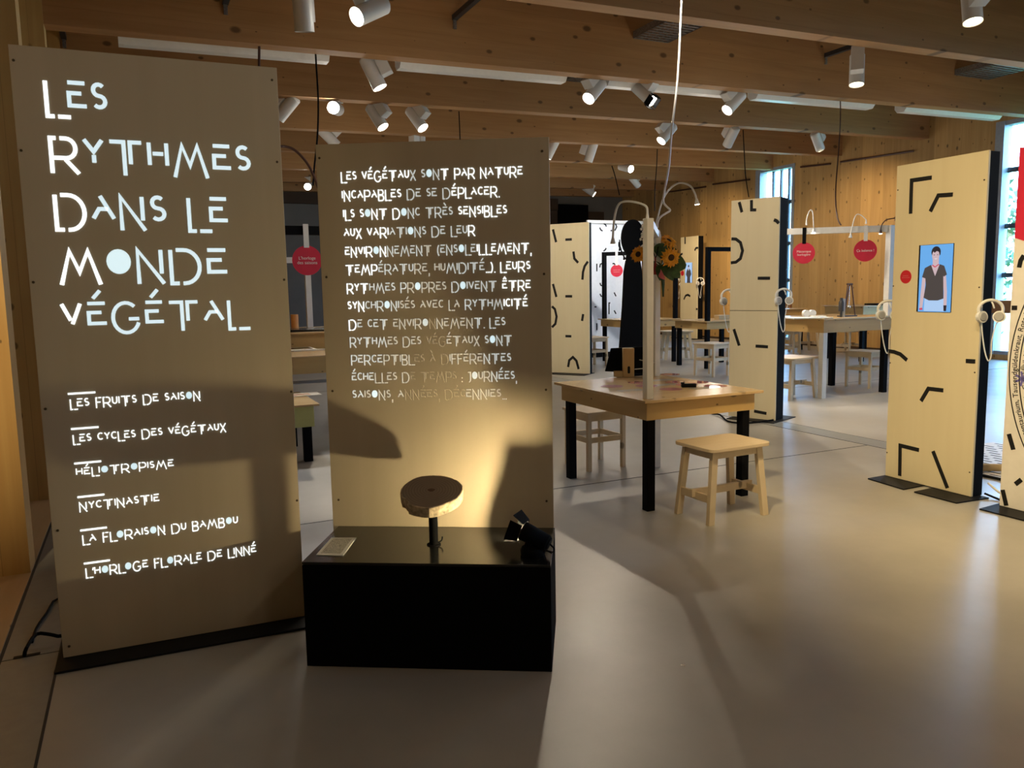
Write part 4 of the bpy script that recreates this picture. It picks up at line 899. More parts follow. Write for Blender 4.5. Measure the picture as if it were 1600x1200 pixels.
# sunflower bouquet tied to the far post
bq = thing('sunflower_bouquet', 'bunch of sunflowers and green leaves tied to the far white post', 'flowers', b5(1040, 430, 5.5))
def sunflower(c, face, r_):
    face = V(face).normalized(); q_ = face.to_track_quat('Z', 'Y').to_matrix().to_4x4(); rn = random.Random(int(c.x * 1000))
    mb = MB()
    for ring in range(3):
        n_ = 17
        for k in range(n_):
            a = 2 * PI * (k + ring * .35) / n_ + rn.uniform(-.08, .08); L_ = r_ * (1.0 - .10 * ring) * rn.uniform(.86, 1.1); wd = r_ * .17; z_ = .006 + .010 * ring
            pts_ = [(.30 * r_, -wd * .4, z_), (.62 * L_, -wd, z_ + .015), (L_, rn.uniform(-.3, .3) * wd, z_ - .005 + rn.uniform(-.02, .02)), (.62 * L_, wd, z_ + .015), (.30 * r_, wd * .4, z_)]
            rot = Matrix.Rotation(a, 4, 'Z')
            vs = [mb.bm.verts.new((q_ @ (rot @ V(p))) + c) for p in pts_]; mid = mb.bm.verts.new((q_ @ (rot @ V((.6 * L_, 0, z_ + .004)))) + c)
            for i in range(5): mb._face([vs[i], vs[(i + 1) % 5], mid])
    h_ = mb.build('flower_head', M['petal'], bq, True)
    s_ = MB(); s_.ball(c + face * .008, .42 * r_, .42 * r_, .022, q_, 18, 6); s_.build('seed_disc', M['seed'], h_, True, smooth=True)
toward = -CF
F1 = b5(1047, 402, 5.36); F2 = b5(1043, 379, 5.44); F3 = b5(999, 398, 5.40)
sunflower(F1, (-.2, -.9, -.12), .088); sunflower(F2, (.1, -.5, .5), .080); sunflower(F3, (-.7, -.45, .1), .075)
def leafm(c, tip, side, w, mat='leaf', nm='leaf'):
    c, tip, side = V(c), V(tip), V(side).normalized(); mb = MB(); prev = None
    n = (tip - c).cross(side).normalized()
    for i in range(9):
        s_ = i / 8; ww = w * math.sin(PI * min(1, s_ * .92 + .04)) ** .8; p = c.lerp(tip, s_) + n * (.03 * math.sin(PI * s_)) - V((0, 0, .04 * s_ * s_))
        cur = [mb.bm.verts.new(p - side * ww), mb.bm.verts.new(p - n * .006), mb.bm.verts.new(p + side * ww)]
        if prev:
            for k in range(2): mb._face([prev[k], prev[k + 1], cur[k + 1], cur[k]])
        prev = cur
    mb.build(nm, M[mat], bq, True, smooth=True)
for a, t_, sd, w in (((1040, 408, 5.45), (1072, 409, 5.35), (.1, -.3, 1), .075), ((1038, 412, 5.45), (1063, 424, 5.38), (.1, -.2, 1), .06), ((1036, 405, 5.46), (1032, 372, 5.4), (1, -.2, .1), .06), ((1040, 400, 5.47), (1055, 380, 5.42), (.6, -.3, -.5), .06), ((1034, 412, 5.45), (1032, 430, 5.36), (1, -.3, .2), .05), ((1036, 416, 5.46), (1052, 430, 5.4), (.7, -.2, .6), .05), ((1036, 395, 5.5), (1008, 385, 5.5), (.2, -.3, 1), .06), ((1034, 415, 5.5), (1006, 420, 5.46), (.1, -.3, 1), .05), ((1040, 415, 5.5), (1066, 398, 5.44), (.1, .4, 1), .05)):
    leafm(b5(*a), b5(*t_), sd, w)
leafm(b5(1032, 424, 5.38), b5(1039, 428, 5.32), (.2, -.3, 1), .03, 'pink', 'pink_petal')
wf = MB()
for px, py in ((1005, 356), (1006, 364), (1004, 372), (1008, 382), (1003, 388)):
    c = b5(px, py, 5.5)
    for k in range(5):
        a = k * 1.257; wf.ball(c + V((.016 * math.cos(a), .01 * math.sin(a * 2), .016 * math.sin(a))), .012, .006, .012, None, 8, 4)
wf.build('white_blossom', M['plastic'], bq, True, smooth=True)
sm = MB()
for c in (F1, F2, F3): sm.tube([c, V((3.97, 5.49, c.z - .12)), V((3.975, 5.48, 1.45))], .006, 6, 4)
sm.build('stem', M['leaf'], bq, True)

# standing table on the right
t2 = table('tall pine table with one white front leg under two red hanging discs', 8.165, 9.44, 7.71, 8.74, 1.072, .882, (0,), .075)
gantry(t2, (8.21, 8.72), (9.40, 7.755), 1.072, 2.305, 'white', .085)
# far middle table behind the silhouette board
t3 = table('far pine table with black gantry behind the black silhouette board', 8.70, 9.87, 13.10, 14.16, .880, .728, (), .07)
gantry(t3, (8.75, 14.10), (9.83, 13.14), .880, 2.245, 'black', .075)
# table half hidden by the seamed panel
g = gp(1104.5, 502, .88)
t4 = table('pale pine table with black gantry half hidden behind the seamed panel', g.x, g.x + 1.15, g.y, g.y + .95, .880, .728, (), .075)
gantry(t4, (g.x + .06, g.y + .06), (g.x + 1.1, g.y + .06), .880, hz(1112, 386, (g.x + .06, g.y + .06)), 'black', .075)
bxg = gp(1130, 499, .88); tag(MB().box(bxg.x - .1, bxg.x + .15, bxg.y, bxg.y + .15, .881, .96).build('wooden_case', M['block'], None, loc=(bxg.x, bxg.y, .881), bevel=.004), 'small wooden case on the pale table behind the seamed panel', 'case')
# two tables near the window wall
g = gp(1348, 564); zt_ = hz(1341, 478, g)
t5 = table('pine table by the wood wall, right, with a dark tablet on it', g.x - .15, g.x + 1.0, g.y - .1, g.y + .85, zt_, zt_ - .17, (), .07)
tag(MB().box(g.x + .45, g.x + .80, g.y + .1, g.y + .4, zt_ + .001, zt_ + .03).build('dark_tablet', M['black'], None, loc=(g.x + .6, g.y + .25, zt_), bevel=.004), 'dark tablet lying on the pine table by the wood wall', 'tablet')
g = gp(1241, 547); zt_ = hz(1250, 482, g)
t6 = table('pine table by the window wall, mostly hidden by the seamed panel', g.x - 1.0, g.x + .22, g.y - .08, g.y + .9, zt_, zt_ - .17, (), .07)
# tables seen through the gap between the two lit panels
g = gp(482, 720)
t7 = table('low lime-fronted table seen in the gap between the lit panels', g.x - 1.2, g.x + .06, g.y - .06, g.y + .84, .536, .326, (), .075, apron=('lime', 'lime'))
LT = (g.x, g.y)
g = gp(478, 556, .88); t8 = table('second pine table in the gap between the lit panels, with a pale tablet', g.x - .55, g.x + .62, g.y, g.y + .98, .880, .69, (), .075)
gantry(t8, (g.x - .5, g.y + .2), (g.x + .57, g.y + .2), .88, hz(478, 353, (g.x, g.y + .2)), 'black', .09)
G8 = (g.x, g.y)
q_ = gp(470, 548, .88); tb = thing('pale_tablet', 'pale framed tablet with white cord on the second table in the gap', 'tablet', (q_.x, q_.y, .881))
MB().box(q_.x - .25, q_.x + .17, q_.y - .08, q_.y + .3, .881, .90).build('body', M['plastic'], tb, True, bevel=.006)
MB().box(q_.x - .21, q_.x + .13, q_.y - .04, q_.y + .26, .9002, .9012).build('screen', M['black_gloss'], tb, True)
MB().tube([(q_.x + .17, q_.y, .89), (q_.x + .3, q_.y - .12, .889), (q_.x + .1, q_.y - .17, .889), (q_.x - .1, q_.y - .15, .889)], .006).build('cord', M['plastic'], tb, True)
g = gp(485, 519, 1.07); t9 = table('third and farthest pine table in the gap, with a black tray', g.x - .7, g.x + .6, g.y, g.y + 1.5, 1.07, .86, (), .075)
w9 = gp(484, 512, 1.07)
w9 = gp(484.5, 511.5, 1.07); gantry(t9, (w9.x, w9.y), (w9.x - 1.15, w9.y), 1.07, hz(484, 402, w9), 'white', .075)
tag(MB().box(g.x - .6, g.x + .28, g.y + .1, g.y + .5, 1.071, 1.10).build('black_tray', M['black_gloss'], None, loc=(g.x, g.y + .3, 1.071), bevel=.01), 'shallow black tray on the farthest table in the gap', 'tray')
oc = gp(461, 512.5, 1.07); tag(MB().cyl((oc.x, oc.y, 1.071), (oc.x, oc.y, 1.25), .05).build('orange_cup', solid('orange_plastic', (.75, .33, .08), .5), None, loc=(oc.x, oc.y, 1.071)), 'small orange cup beside the black tray', 'cup')
sheet = gp(490, 598, .536); tag(MB().box(sheet.x - .4, sheet.x + .2, sheet.y - .06, sheet.y + .24, .5365, .541).build('white_sheet', M['paper'], None, loc=(sheet.x, sheet.y, .5365)), 'large white sheet at the back of the low table in the gap', 'sheet')
sheet = gp(480, 616, .536); o = MB().box(sheet.x - .3, sheet.x + .12, sheet.y - .12, sheet.y + .12, .5365, .539).build('coloured_print', M['cream'], None, loc=(sheet.x, sheet.y, .5365)); tag(o, 'sheet with yellow and red strips on the low table in the gap', 'sheet')
for k, mt in enumerate(('yellow', 'red_deep', 'yellow')): MB().box(sheet.x - .25, sheet.x + .02, sheet.y - .09 + k * .06, sheet.y - .06 + k * .06, .5392, .5396).build('colour_strip', M[mt], o, True)

# red discs hanging from the gantries
def sign(label, c, r_, text, size, strap_top, strap_mat, fdir, thick=.006, sw=.05):
    c = V(c); f_ = V(fdir).normalized(); e = V((0, 0, 1)).cross(f_).normalized()
    t = thing('hanging_sign', label, 'sign', c, 0, 'red hanging discs')
    fr = (c - f_ * thick, e, V((0, 0, 1)))
    d = MB().prism([(r_ * math.cos(2 * PI * k / 40), r_ * math.sin(2 * PI * k / 40)) for k in range(40)], fr, thick).build('red_disc', M['red'], t, True)
    if text: fmesh(text, size, M['paper'], 'sign_text', (c + f_ * .001, e, V((0, 0, 1))), d, .001)
    else:                                    # two rows of print too small to read
        mb = MB()
        for a_, b_, z_ in ((-.068, .012, .014), (.024, .070, .014), (-.066, .064, -.026)): mb.ribbon([(a_, z_), (b_, z_)], .020, (c + f_ * .0002, e, V((0, 0, 1))), .001)
        mb.build('faint_text', M['faint'], d, True)
    h_ = strap_top - c.z
    MB().prism([(-sw / 2, r_ * .86), (sw / 2, r_ * .86), (sw / 2, h_), (-sw / 2, h_)], (c - f_ * .002, e, V((0, 0, 1))), .006).build('strap', M[strap_mat], t, True)
    return t
def on_bar(px, py, A, B):
    A, B = V((A[0], A[1], 0)), V((B[0], B[1], 0)); e = (B - A).normalized(); n = V((-e.y, e.x, 0)); n = n if n.dot(CF) < 0 else -n
    return plane(px, py, n, A + n * .06), n
A2, B2 = (8.21, 8.72), (9.40, 7.755)
c, n_ = on_bar(1256, 395.5, A2, B2); sign('red disc reading Mécanique horlogère, on a black strap over the tall table', c, .148, 'Mécanique\nhorlogère', .044, 2.31, 'black', n_)
c, n_ = on_bar(1352, 391.5, A2, B2); sign('red disc reading Ça balance !, on a white strap over the tall table', c, .150, 'Ça balance !', .046, 2.31, 'white', n_)
A3, B3 = (8.75, 14.10), (9.83, 13.14)
c, n_ = on_bar(963.5, 423, A3, B3); sign('dark red disc on a pale strap over the far table by the silhouette board', c, .125, None, .04, 2.25, 'white', n_)
A8, B8 = (G8[0] - .5, G8[1] + .2), (G8[0] + .57, G8[1] + .2)
c, n_ = on_bar(480, 407, A8, B8); sign("red disc reading L'horloge des saisons, on a white strap in the gap", c, .155, "L'horloge\ndes saisons", .047, hz(478, 350, (c.x, c.y)), 'white', n_, sw=.055)

# ------------------------------------------------------------------ stools
def leg_bar(a, c, w, d): return MB().hexa([V((a[0] - w, a[1] - d, 0)), V((a[0] + w, a[1] - d, 0)), V((a[0] + w, a[1] + d, 0)), V((a[0] - w, a[1] + d, 0)), V((c[0] - w, c[1] - d, c[2])), V((c[0] + w, c[1] - d, c[2])), V((c[0] + w, c[1] + d, c[2])), V((c[0] - w, c[1] + d, c[2]))])
def make_splayed(label, loc, rz, group):
    t = thing('trestle_stool', label, 'stool', loc, rz, group)
    hx, hy, r_ = .258, .198, .05; poly = []
    for cx_, cy_, a0_ in ((hx - r_, -hy + r_, 270), (hx - r_, hy - r_, 0), (-hx + r_, hy - r_, 90), (-hx + r_, -hy + r_, 180)): poly += arc(cx_, cy_, r_, a0_, a0_ + 90, 5)
    MB().prism(poly, ((0, 0, .478), (1, 0, 0), (0, 1, 0)), .024).build('seat', M['stool_seat'], t, bevel=.004)
    for sx_ in (-1, 1):
        for sy_ in (-1, 1): leg_bar((sx_ * .235, sy_ * .160), (sx_ * .188, sy_ * .135, .478), .024, .016).build('leg', M['stool'], t, bevel=.002)
        MB().box(sx_ * .225 - .011, sx_ * .225 + .011, -.15, .15, .14, .19).build('stretcher', M['stool'], t)
    for sy_ in (-1, 1): MB().box(-.19, .19, sy_ * .137 - .009, sy_ * .137 + .009, .425, .477).build('apron', M['stool'], t)
    for sx_ in (-1, 1): MB().box(sx_ * .195 - .009, sx_ * .195 + .009, -.13, .13, .425, .477).build('apron', M['stool'], t)
    MB().box(-.262, .262, -.012, .012, .155, .205).build('stretcher', M['stool'], t)
    return t
def make_square(label, loc, rz, group):
    t = thing('square_stool', label, 'stool', loc, rz, group)
    MB().box(-.205, .205, -.205, .205, .482, .504).build('seat', M['stool_seat'], t, bevel=.004)
    for sx_ in (-1, 1):
        for sy_ in (-1, 1): leg_bar((sx_ * .172, sy_ * .172), (sx_ * .172, sy_ * .172, .482), .018, .018).build('leg', M['stool'], t, bevel=.002)
        MB().box(-.155, .155, sx_ * .172 - .01, sx_ * .172 + .01, .24, .285).build('stretcher', M['stool'], t)
        MB().box(sx_ * .172 - .01, sx_ * .172 + .01, -.155, .155, .24, .285).build('stretcher', M['stool'], t)
        MB().box(-.155, .155, sx_ * .175 - .009, sx_ * .175 + .009, .425, .482).build('apron', M['stool'], t)
        MB().box(sx_ * .175 - .009, sx_ * .175 + .009, -.155, .155, .425, .482).build('apron', M['stool'], t)
    return t
GA, GS = 'splayed-leg stools', 'straight-legged stools'
sA = make_splayed('bare wood stool with splayed legs, standing alone before the front table', (3.478, 4.128, 0), math.radians(2), GA)
sS = make_square('straight-legged bare wood stool pushed under the front table', (3.51, 5.82, 0), math.radians(2), GS)
dup(sA, (7.94, 8.02, 0), math.radians(8), 'bare wood splayed stool beside the white leg of the tall table', GA, 1.12)
wsl = dup(sA, (10.22, 13.62, 0), math.radians(-20), 'white-looking splayed stool at the far middle table', GA, 1.19)
dup(sS, (9.69, 8.34, 0), math.radians(10), 'straight-legged stool under the right end of the tall table', GS, 1.06)
dup(sS, (8.80, 10.74, 0), math.radians(12), 'straight-legged stool left of the seamed panel', GS, 1.11)
g = gp(943, 573); dup(sS, (g.x - .1, g.y + .25, 0), math.radians(5), 'straight-legged stool between the marked panel and silhouette board', GS, 1.14)
g = gp(1232, 556); dup(sA, (g.x, g.y, 0), math.radians(30), 'splayed stool beside the dark edge of the seamed panel, far back', GA, 1.1)
g = gp(1256, 549); dup(sA, (g.x, g.y, 0), math.radians(-10), 'splayed stool against the wood wall, seen left of the white leg', GA, 1.1)
g = V((13.95, 12.5, 0)); dup(sA, (g.x, g.y, 0), math.radians(15), 'splayed stool below the table by the wood wall', GA, 1.1)

# ------------------------------------------------------------------ headphones
def make_headphones(label, loc, rz):
    t = thing('headphones', label, 'headphones', loc, rz, 'white headphones')
    MB().tube([(-.085 * math.cos(math.radians(a)) if True else 0, 0, .075 * math.sin(math.radians(a))) for a in range(-15, 196, 15)], .012, 10, 3).build('headband', M['plastic'], t, smooth=True)
    for s_ in (-1, 1):
        c = V((s_ * .062, -.005, -.055)); d = V((-s_ * .45, -.85, .1)).normalized()
        e = MB(); e.cyl(c - d * .018, c + d * .014, .042, .046, 20); e.tube([(s_ * .084, 0, -.01), (s_ * .086, 0, -.035), tuple(c - d * .015)], .009); e = e.build('ear_cup', M['plastic'], t, smooth=True)
        MB().cyl(c + d * .0142, c + d * .022, .036, .030, 20).build('ear_pad', M['grille'], e, smooth=True)
    MB().tube([(.0, .02, .07), (.012, -.005, .045), (.02, -.012, .01)], .006).build('jack', M['plastic'], t)
    MB().tube([(-.06, 0, -.09), (-.045, .01, -.20), (-.02, .015, -.33), (.005, .01, -.40), (.02, .0, -.36), (.02, .005, -.25), (.045, .01, -.12), (.06, 0, -.09)], .005, 6, 4).build('cord', M['plastic'], t, smooth=True)
    return t
hC = V((6.390, 6.696, 0)) + V((.12, .02, 0))
fz = math.radians(-25)
c = plane(1224.5, 462, (CF.x, CF.y, 0), (6.47, 6.64, 0))
hp = make_headphones('white headphones with hanging cord on the right edge of the seamed panel', c, fz)
def hook(parent, loc, d): MB().cyl(V(loc), V(loc) + V(d), .008).build('hook', M['black'], parent, True)
hook(hp, c + V((0, 0, .07)), (.02, .10, 0))
for (px, py), base, lb, s_ in (((1548, 484), (5.33, 3.50), 'white headphones on the right edge of the screen panel', .88), ((1388, 483), (5.36, 4.42), 'white headphones half hidden by the left edge of the screen panel', .88),
                              ((1139, 463), (6.30, 7.36), 'white headphones half hidden by the left edge of the seamed panel', 1.05), ((1094, 439), (14.5, 18.12), 'white headphones on the right edge of the far screen panel', 1.2), ((1060, 441), (14.5, 19.15), 'white headphones on the left edge of the far screen panel', 1.2)):
    c = plane(px, py, (CF.x, CF.y, 0), (base[0], base[1], 0)); h_ = dup(hp, c, fz - (.25 if px > 1300 else 0), lb, None, s_)
# headphones and book on the tall table
q_ = gp(1263, 497.5, 1.072)
bk = thing('white_booklet', 'white booklet lying open on the tall table', 'booklet', (q_.x, q_.y, 1.073))
f = Matrix.Translation((q_.x, q_.y, 1.073)) @ Matrix.Rotation(math.radians(-20), 4, 'Z')
MB().box(-.27, .27, -.15, .15, 0, .014, f).build('pages', M['paper'], bk, True); MB().box(.08, .26, .02, .14, .0145, .028, f).build('pad', M['paper'], bk, True)
q_ = gp(1263, 494.5, 1.09); lie = thing('desk_headphones', 'white headphones resting on the booklet of the tall table', 'headphones', (q_.x, q_.y, 1.087))
for s_ in (-1, 1): MB().cyl((q_.x + s_ * .055, q_.y - .03, 1.133), (q_.x + s_ * .055 + .02, q_.y + .03, 1.133), .0462).build('ear_cup', M['plastic'], lie, True, smooth=True)
MB().tube([(q_.x - .06, q_.y, 1.165), (q_.x - .02, q_.y + .08, 1.135), (q_.x + .05, q_.y + .09, 1.125), (q_.x + .07, q_.y, 1.145)], .010).build('headband', M['plastic'], lie, True, smooth=True)
# pendulum tripod and bottle
q_ = gp(1326, 494.5, 1.072); tp_ = thing('pendulum_tripod', 'slender dark tripod pendulum on the tall table', 'pendulum', (q_.x, q_.y, 1.073)); zt_ = hz(1325, 444, q_)
bs = [(q_.x - .11, q_.y - .02), (q_.x + .10, q_.y - .02), (q_.x, q_.y + .08)]
MB().prism([(x - .02, y - .02) for x, y in bs[:1]] + [(bs[1][0] + .02, bs[1][1] - .02), (bs[1][0] + .02, bs[2][1]), (bs[0][0] - .02, bs[2][1])], ((0, 0, 1.073), (1, 0, 0), (0, 1, 0)), .014).build('base', M['dark_metal'], tp_, True)
for (x, y), tx in zip(bs, (-.035, .035, 0)): MB().cyl((x, y, 1.085), (q_.x + tx, q_.y, zt_), .008, n=8).build('leg', M['conduit'], tp_, True)
MB().cyl((q_.x - .05, q_.y, zt_), (q_.x + .05, q_.y, zt_), .012).build('top_bar', M['conduit'], tp_, True)
mb = MB(); mb.cyl((q_.x, q_.y, zt_), (q_.x, q_.y, 1.22), .002, n=6); mb.ball((q_.x, q_.y, 1.205), .022); mb.build('bob', M['steel'], tp_, True, smooth=True)
q_ = gp(1315, 495.5, 1.072); bo = thing('glass_tube', 'small dark and clear tube standing beside the pendulum', 'tube', (q_.x, q_.y, 1.073))
MB().cyl((q_.x + .02, q_.y, 1.073), (q_.x + .02, q_.y, 1.32), .028).build('clear_tube', M['grille'], bo, True, smooth=True)
MB().lathe([(0, .08), (.034, .08), (.034, .2), (.02, .23), (.02, .26), (0, .26)], 16, Matrix.Translation((q_.x - .035, q_.y - .02, 1.073))).build('dark_bottle', M['dark_metal'], bo, True, smooth=True)
MB().cyl((q_.x - .035, q_.y - .02, 1.073), (q_.x - .035, q_.y - .02, 1.155), .014).build('foot', M['dark_metal'], bo, True)
# gooseneck lamps farther back
def bar2(px, py): return on_bar(px, py, A2, B2)[0]
goose('thin white gooseneck lamp over the black strap of the tall table', bar2(1260, 352), [bar2(x, y) for x, y in ((1261, 340), (1264, 331), (1267.5, 328), (1270, 334), (1271, 350), (1271.5, 358))], (0, 0, -1), r=.007, k=.62)
goose('thin white gooseneck lamp over the white strap of the tall table', bar2(1353, 350), [bar2(x, y) for x, y in ((1351, 341), (1345, 336), (1339, 335), (1335, 341), (1332, 352), (1329, 366))], (-.1, 0, -1), r=.007, lit='grille', k=.62)
goose('dark gooseneck lamp at the right end of the tall table frame', bar2(1399, 345), [bar2(x, y) for x, y in ((1397, 341), (1391, 342), (1384, 344), (1378, 351), (1376, 360))], (0, 0, -1), 'conduit', r=.007, k=.6)
def bar3(px, py): return on_bar(px, py, A3, B3)[0]
goose('black gooseneck lamp on the far table frame by the silhouette board', bar3(968, 392), [bar3(x, y) for x, y in ((967, 384), (967.5, 378), (969.5, 388), (973, 397), (975, 401))], (.3, 0, -1), 'black', r=.014, k=.9)

# ------------------------------------------------------------------ ceiling fixtures
MATV = {}
def im(r_, u_, t_): return (CX * r_ + CU * u_ - CF * t_).normalized()
def make_spot(label, px, py, y, d, lens='lens_on', group='ceiling track spotlights', sc_=1.0, first=[]):
    c = wy(px, py, y); d = im(*d)
    t = thing('ceiling_spotlight', label, 'spotlight', c, 0, group, sc_)
    top = min(zb(c.x) + .02, c.z + .8); h_ = max(.12, (zb(c.x) - c.z)) / sc_
    q_ = d.to_track_quat('-Z', 'Y').to_matrix().to_4x4()
    # turn the driver box to the side that shows in the photograph
    if not first:
        a = MB(); a.cyl((0, 0, -.20), (0, 0, .17), .088, .088, 28, cap=False); a.cyl((0, 0, .17), (0, 0, .19), .088, .07, 28); a.cyl((0, 0, -.19), (0, 0, -.188), .087, .087, 28)
        first.append(a.build('lamp_housing', M['fixture'], t, smooth=True))
        first.append(MB().box(-.075, .075, .085, .22, -.10, .20).build('driver_box', M['fixture'], first[0], bevel=.006))
        first.append(MB().cyl((0, 0, -.194), (0, 0, -.1905), .080, n=28).build('lens', M[lens], first[0]))
        first.append(MB().cyl((0, 0, 0), (0, 0, .8), .014, n=10).build('stem', M['fixture'], t))
        hs, bx_, ln, sm_ = first[:4]
    else:
        hs = first[0].copy(); bx_ = first[1].copy(); ln = first[2].copy(); sm_ = first[3].copy()
        for o_ in (hs, bx_, ln, sm_): COL.objects.link(o_)
        hs.parent = t; sm_.parent = t; bx_.parent = hs; ln.parent = hs
    hs.rotation_mode = 'QUATERNION'; hs.rotation_quaternion = d.to_track_quat('-Z', 'Y')
    sm_.scale = (1, 1, (TOP - .1 - c.z) / .8 / sc_ if False else max(.15, zb(c.x) + .25 - c.z) / .8 / sc_)
    ln.material_slots[0].link = 'OBJECT'; ln.material_slots[0].material = M[lens]
    return t
SPOTS = [
 ('white spotlight above the tall title panel, seen from behind at the top edge', 473, 12, 7.55, (0, -1, -.35), 'lens_off'),
 ('large white spotlight at the top edge, its lit lens turned to the lower left', 580, 16, 7.55, (-.55, -.55, .55), 'lens_on'),
 ('white spotlight hanging straight down from a stem, upper right', 1339, 108, 7.35, (-.05, -1, .05), 'lens_warm'),
 ('white spotlight at the top right corner, pointing straight down', 1518, 4, 5.3, (0, -1, .12), 'lens_warm'),
 ('white spotlight between two white ceiling strips, tilted to the lower right', 582, 113, 9.6, (.42, -.85, -.1), 'lens_on'),
 ('white spotlight with lit round lens, left one of the pair beside the ceiling strip', 930, 141, 9.6, (-.5, -.72, .42), 'lens_on'),
 ('white spotlight with black square visor, right one of the pair', 1005, 145, 9.6, (.5, -.68, .4), 'lens_on'),
 ('white spotlight right of the hanging white cord, tilted lower left', 1148, 159, 9.6, (-.62, -.7, .22), 'lens_on'),
 ('white spotlight peeking out right of the title panel', 449, 168, 11.75, (-.6, -.6, -.2), 'lens_off'),
 ('glaring spotlight aimed at the viewer above the text panel', 525, 170, 11.75, (.02, -.25, .95), 'lens_bright'),
 ('white spotlight right of the glaring one, tilted lower right', 588, 182, 11.75, (.5, -.8, .12), 'lens_on'),
 ('white spotlight over the middle of the text panel, tilted lower right', 650, 185, 11.75, (.55, -.8, .2), 'lens_on'),
 ('white spotlight behind the hanging white cord', 1043, 208, 11.75, (-.6, -.75, .2), 'lens_on'),
 ('white spotlight seen from behind, left of a thin black cable', 1143, 213, 11.75, (-.2, -.6, -.7), 'lens_off'),
 ('white spotlight near the window wall, tilted away to the right', 1277, 220, 11.75, (.45, -.55, -.5), 'lens_off'),
 ('white spotlight just above the top left corner of the text panel', 513, 214, 14.0, (.6, -.6, -.3), 'lens_off'),
 ('white spotlight cut off by the top edge of the text panel', 657, 216, 14.0, (0, -1, -.1), 'lens_off'),
 ('white spotlight cut off by the right edge of the text panel', 862, 232, 14.0, (-.45, -.85, -.2), 'lens_on'),
 ('white spotlight just right of the text panel, tilted lower left', 924, 237, 14.0, (-.3, -.9, -.25), 'lens_off'),
 ('far spotlight with a round bright lens above the black silhouette', 977, 262, 16.2, (.55, -.35, .7), 'lens_bright'),
 ('far white spotlight turned away, above the silhouette board', 991, 283, 18.5, (.6, -.5, -.5), 'lens_off'),
 ('far white spotlight with a lit edge over the white panel', 920, 298, 20.6, (.7, -.5, .1), 'lens_on'),
 ('far glaring spotlight in the gap between the lit panels', 482, 288, 20.6, (.1, -.5, .8), 'lens_bright'),
]
for lb, px, py, y, d, ln in SPOTS: make_spot(lb, px, py, y, d, ln, sc_=1.0)
vis = [o for o in bpy.data.objects if o.get('label', '').startswith('white spotlight with black square visor')][0]
vh = [c_ for c_ in vis.children if c_.name.startswith('lamp_housing')][0]
mb = MB()
for k in range(4):
    a = k * PI / 2; mb.box(-.07, .07, .082, .088, -.26, -.16, Matrix.Rotation(a, 4, 'Z'))
mb.build('visor', M['black'], vh)
# linear white luminaires in one row behind the second visible beam
LUM = [(185, 512, 65, 95, 'white ceiling strip light above the title panel'), (622, 880, 105, 128, 'white ceiling strip light above the text panel, right of the first'), (945, 1140, 140, 152, 'white ceiling strip light behind the hanging white cord'), (1176, 1358, 155, 170, 'white ceiling strip light over the tall table, with blue window reflections'), (1407, 1556, 170, 186, 'white ceiling strip light ending at the window wall')]
for x0, x1, ya, yb, lb in LUM:
    A = wy(x0, ya + 4, 9.75); B = wy(x1, yb + 2, 9.75)
    z0 = zb(A.x) + .02; z1 = zb(B.x) + .02
    t = thing('strip_light', lb, 'ceiling light', ((A.x + B.x) / 2, 9.75, z0), 0, 'white ceiling strip lights')
    prof = [(-.12, .10), (-.12, .03), (-.07, -.03), (.07, -.03), (.12, .03), (.12, .10)]; mb = MB()
    va = [mb.bm.verts.new((A.x, 9.75 + p[0], z0 + p[1])) for p in prof]; vb = [mb.bm.verts.new((B.x, 9.75 + p[0], z1 + p[1])) for p in prof]
    for k in range(6): mb._face([va[k], va[(k + 1) % 6], vb[(k + 1) % 6], vb[k]])
    mb._face(va[::-1]); mb._face(vb); mb.build('housing', M['white'], t, True)
    MB().hexa([V((A.x + .05, 9.69, z0 - .0305)), V((B.x - .05, 9.69, z1 - .0305)), V((B.x - .05, 9.81, z1 - .0305)), V((A.x + .05, 9.81, z0 - .0305)), V((A.x + .05, 9.69, z0 - .029)), V((B.x - .05, 9.69, z1 - .029)), V((B.x - .05, 9.81, z1 - .029)), V((A.x + .05, 9.81, z0 - .029))]).build('diffuser', M['plastic'], t, True)
    for s_ in (.15, .85):
        x = A.x + (B.x - A.x) * s_; MB().cyl((x, 9.75, zb(x) + .1), (x, 9.75, TOP - .05 + .25 * (x - LEFT_X) / (WALL_X + .3 - LEFT_X) + .01), .008, n=8).build('hanger', M['dark_metal'], t, True)
# cable trays and struts running between beams
def tray(label, px0, px1, py, y0, y1, wide):
    a = wy(px0, py, y1); c = wy(px1, py, y1); z = max(a.z, zb(a.x) + .15)
    t = thing('cable_tray', label, 'cable tray', (a.x, (y0 + y1) / 2, z), 0, 'galvanised trays and struts')
    if wide:
        bed = MB()
        for k in range(6): bed.box(a.x + (c.x - a.x) * k / 5 - .006, a.x + (c.x - a.x) * k / 5 + .006, y0, y1, z, z + .01)
        for k in range(26): bed.box(a.x, c.x, y0 + (y1 - y0) * k / 25 - .022, y0 + (y1 - y0) * k / 25 + .022, z + .001, z + .009)
        bed.build('perforated_bed', M['galv'], t, True)
        for x in (a.x, c.x): MB().box(x - .008, x + .008, y0, y1, z, z + .09).build('side_rail', M['galv'], t, True)
    else:
        MB().box(a.x - .03, a.x + .03, y0, y1, z, z + .06).build('rail', M['dark_metal'], t, True)
        MB().box(a.x - .02, a.x + .02, y1 - .02, y1, z - .10, z).build('bracket', M['galv'], t, True)
tray('wide perforated steel cable tray beside the hanging white cord', 990, 1043, 60, 7.16, 9.25, True)
tray('wide perforated steel cable tray near the window wall', 1492, 1545, 117, 7.16, 9.25, True)
tray('thin dark strut at the top edge, left of the white cord', 710, 716, 32, 7.16, 9.25, False)
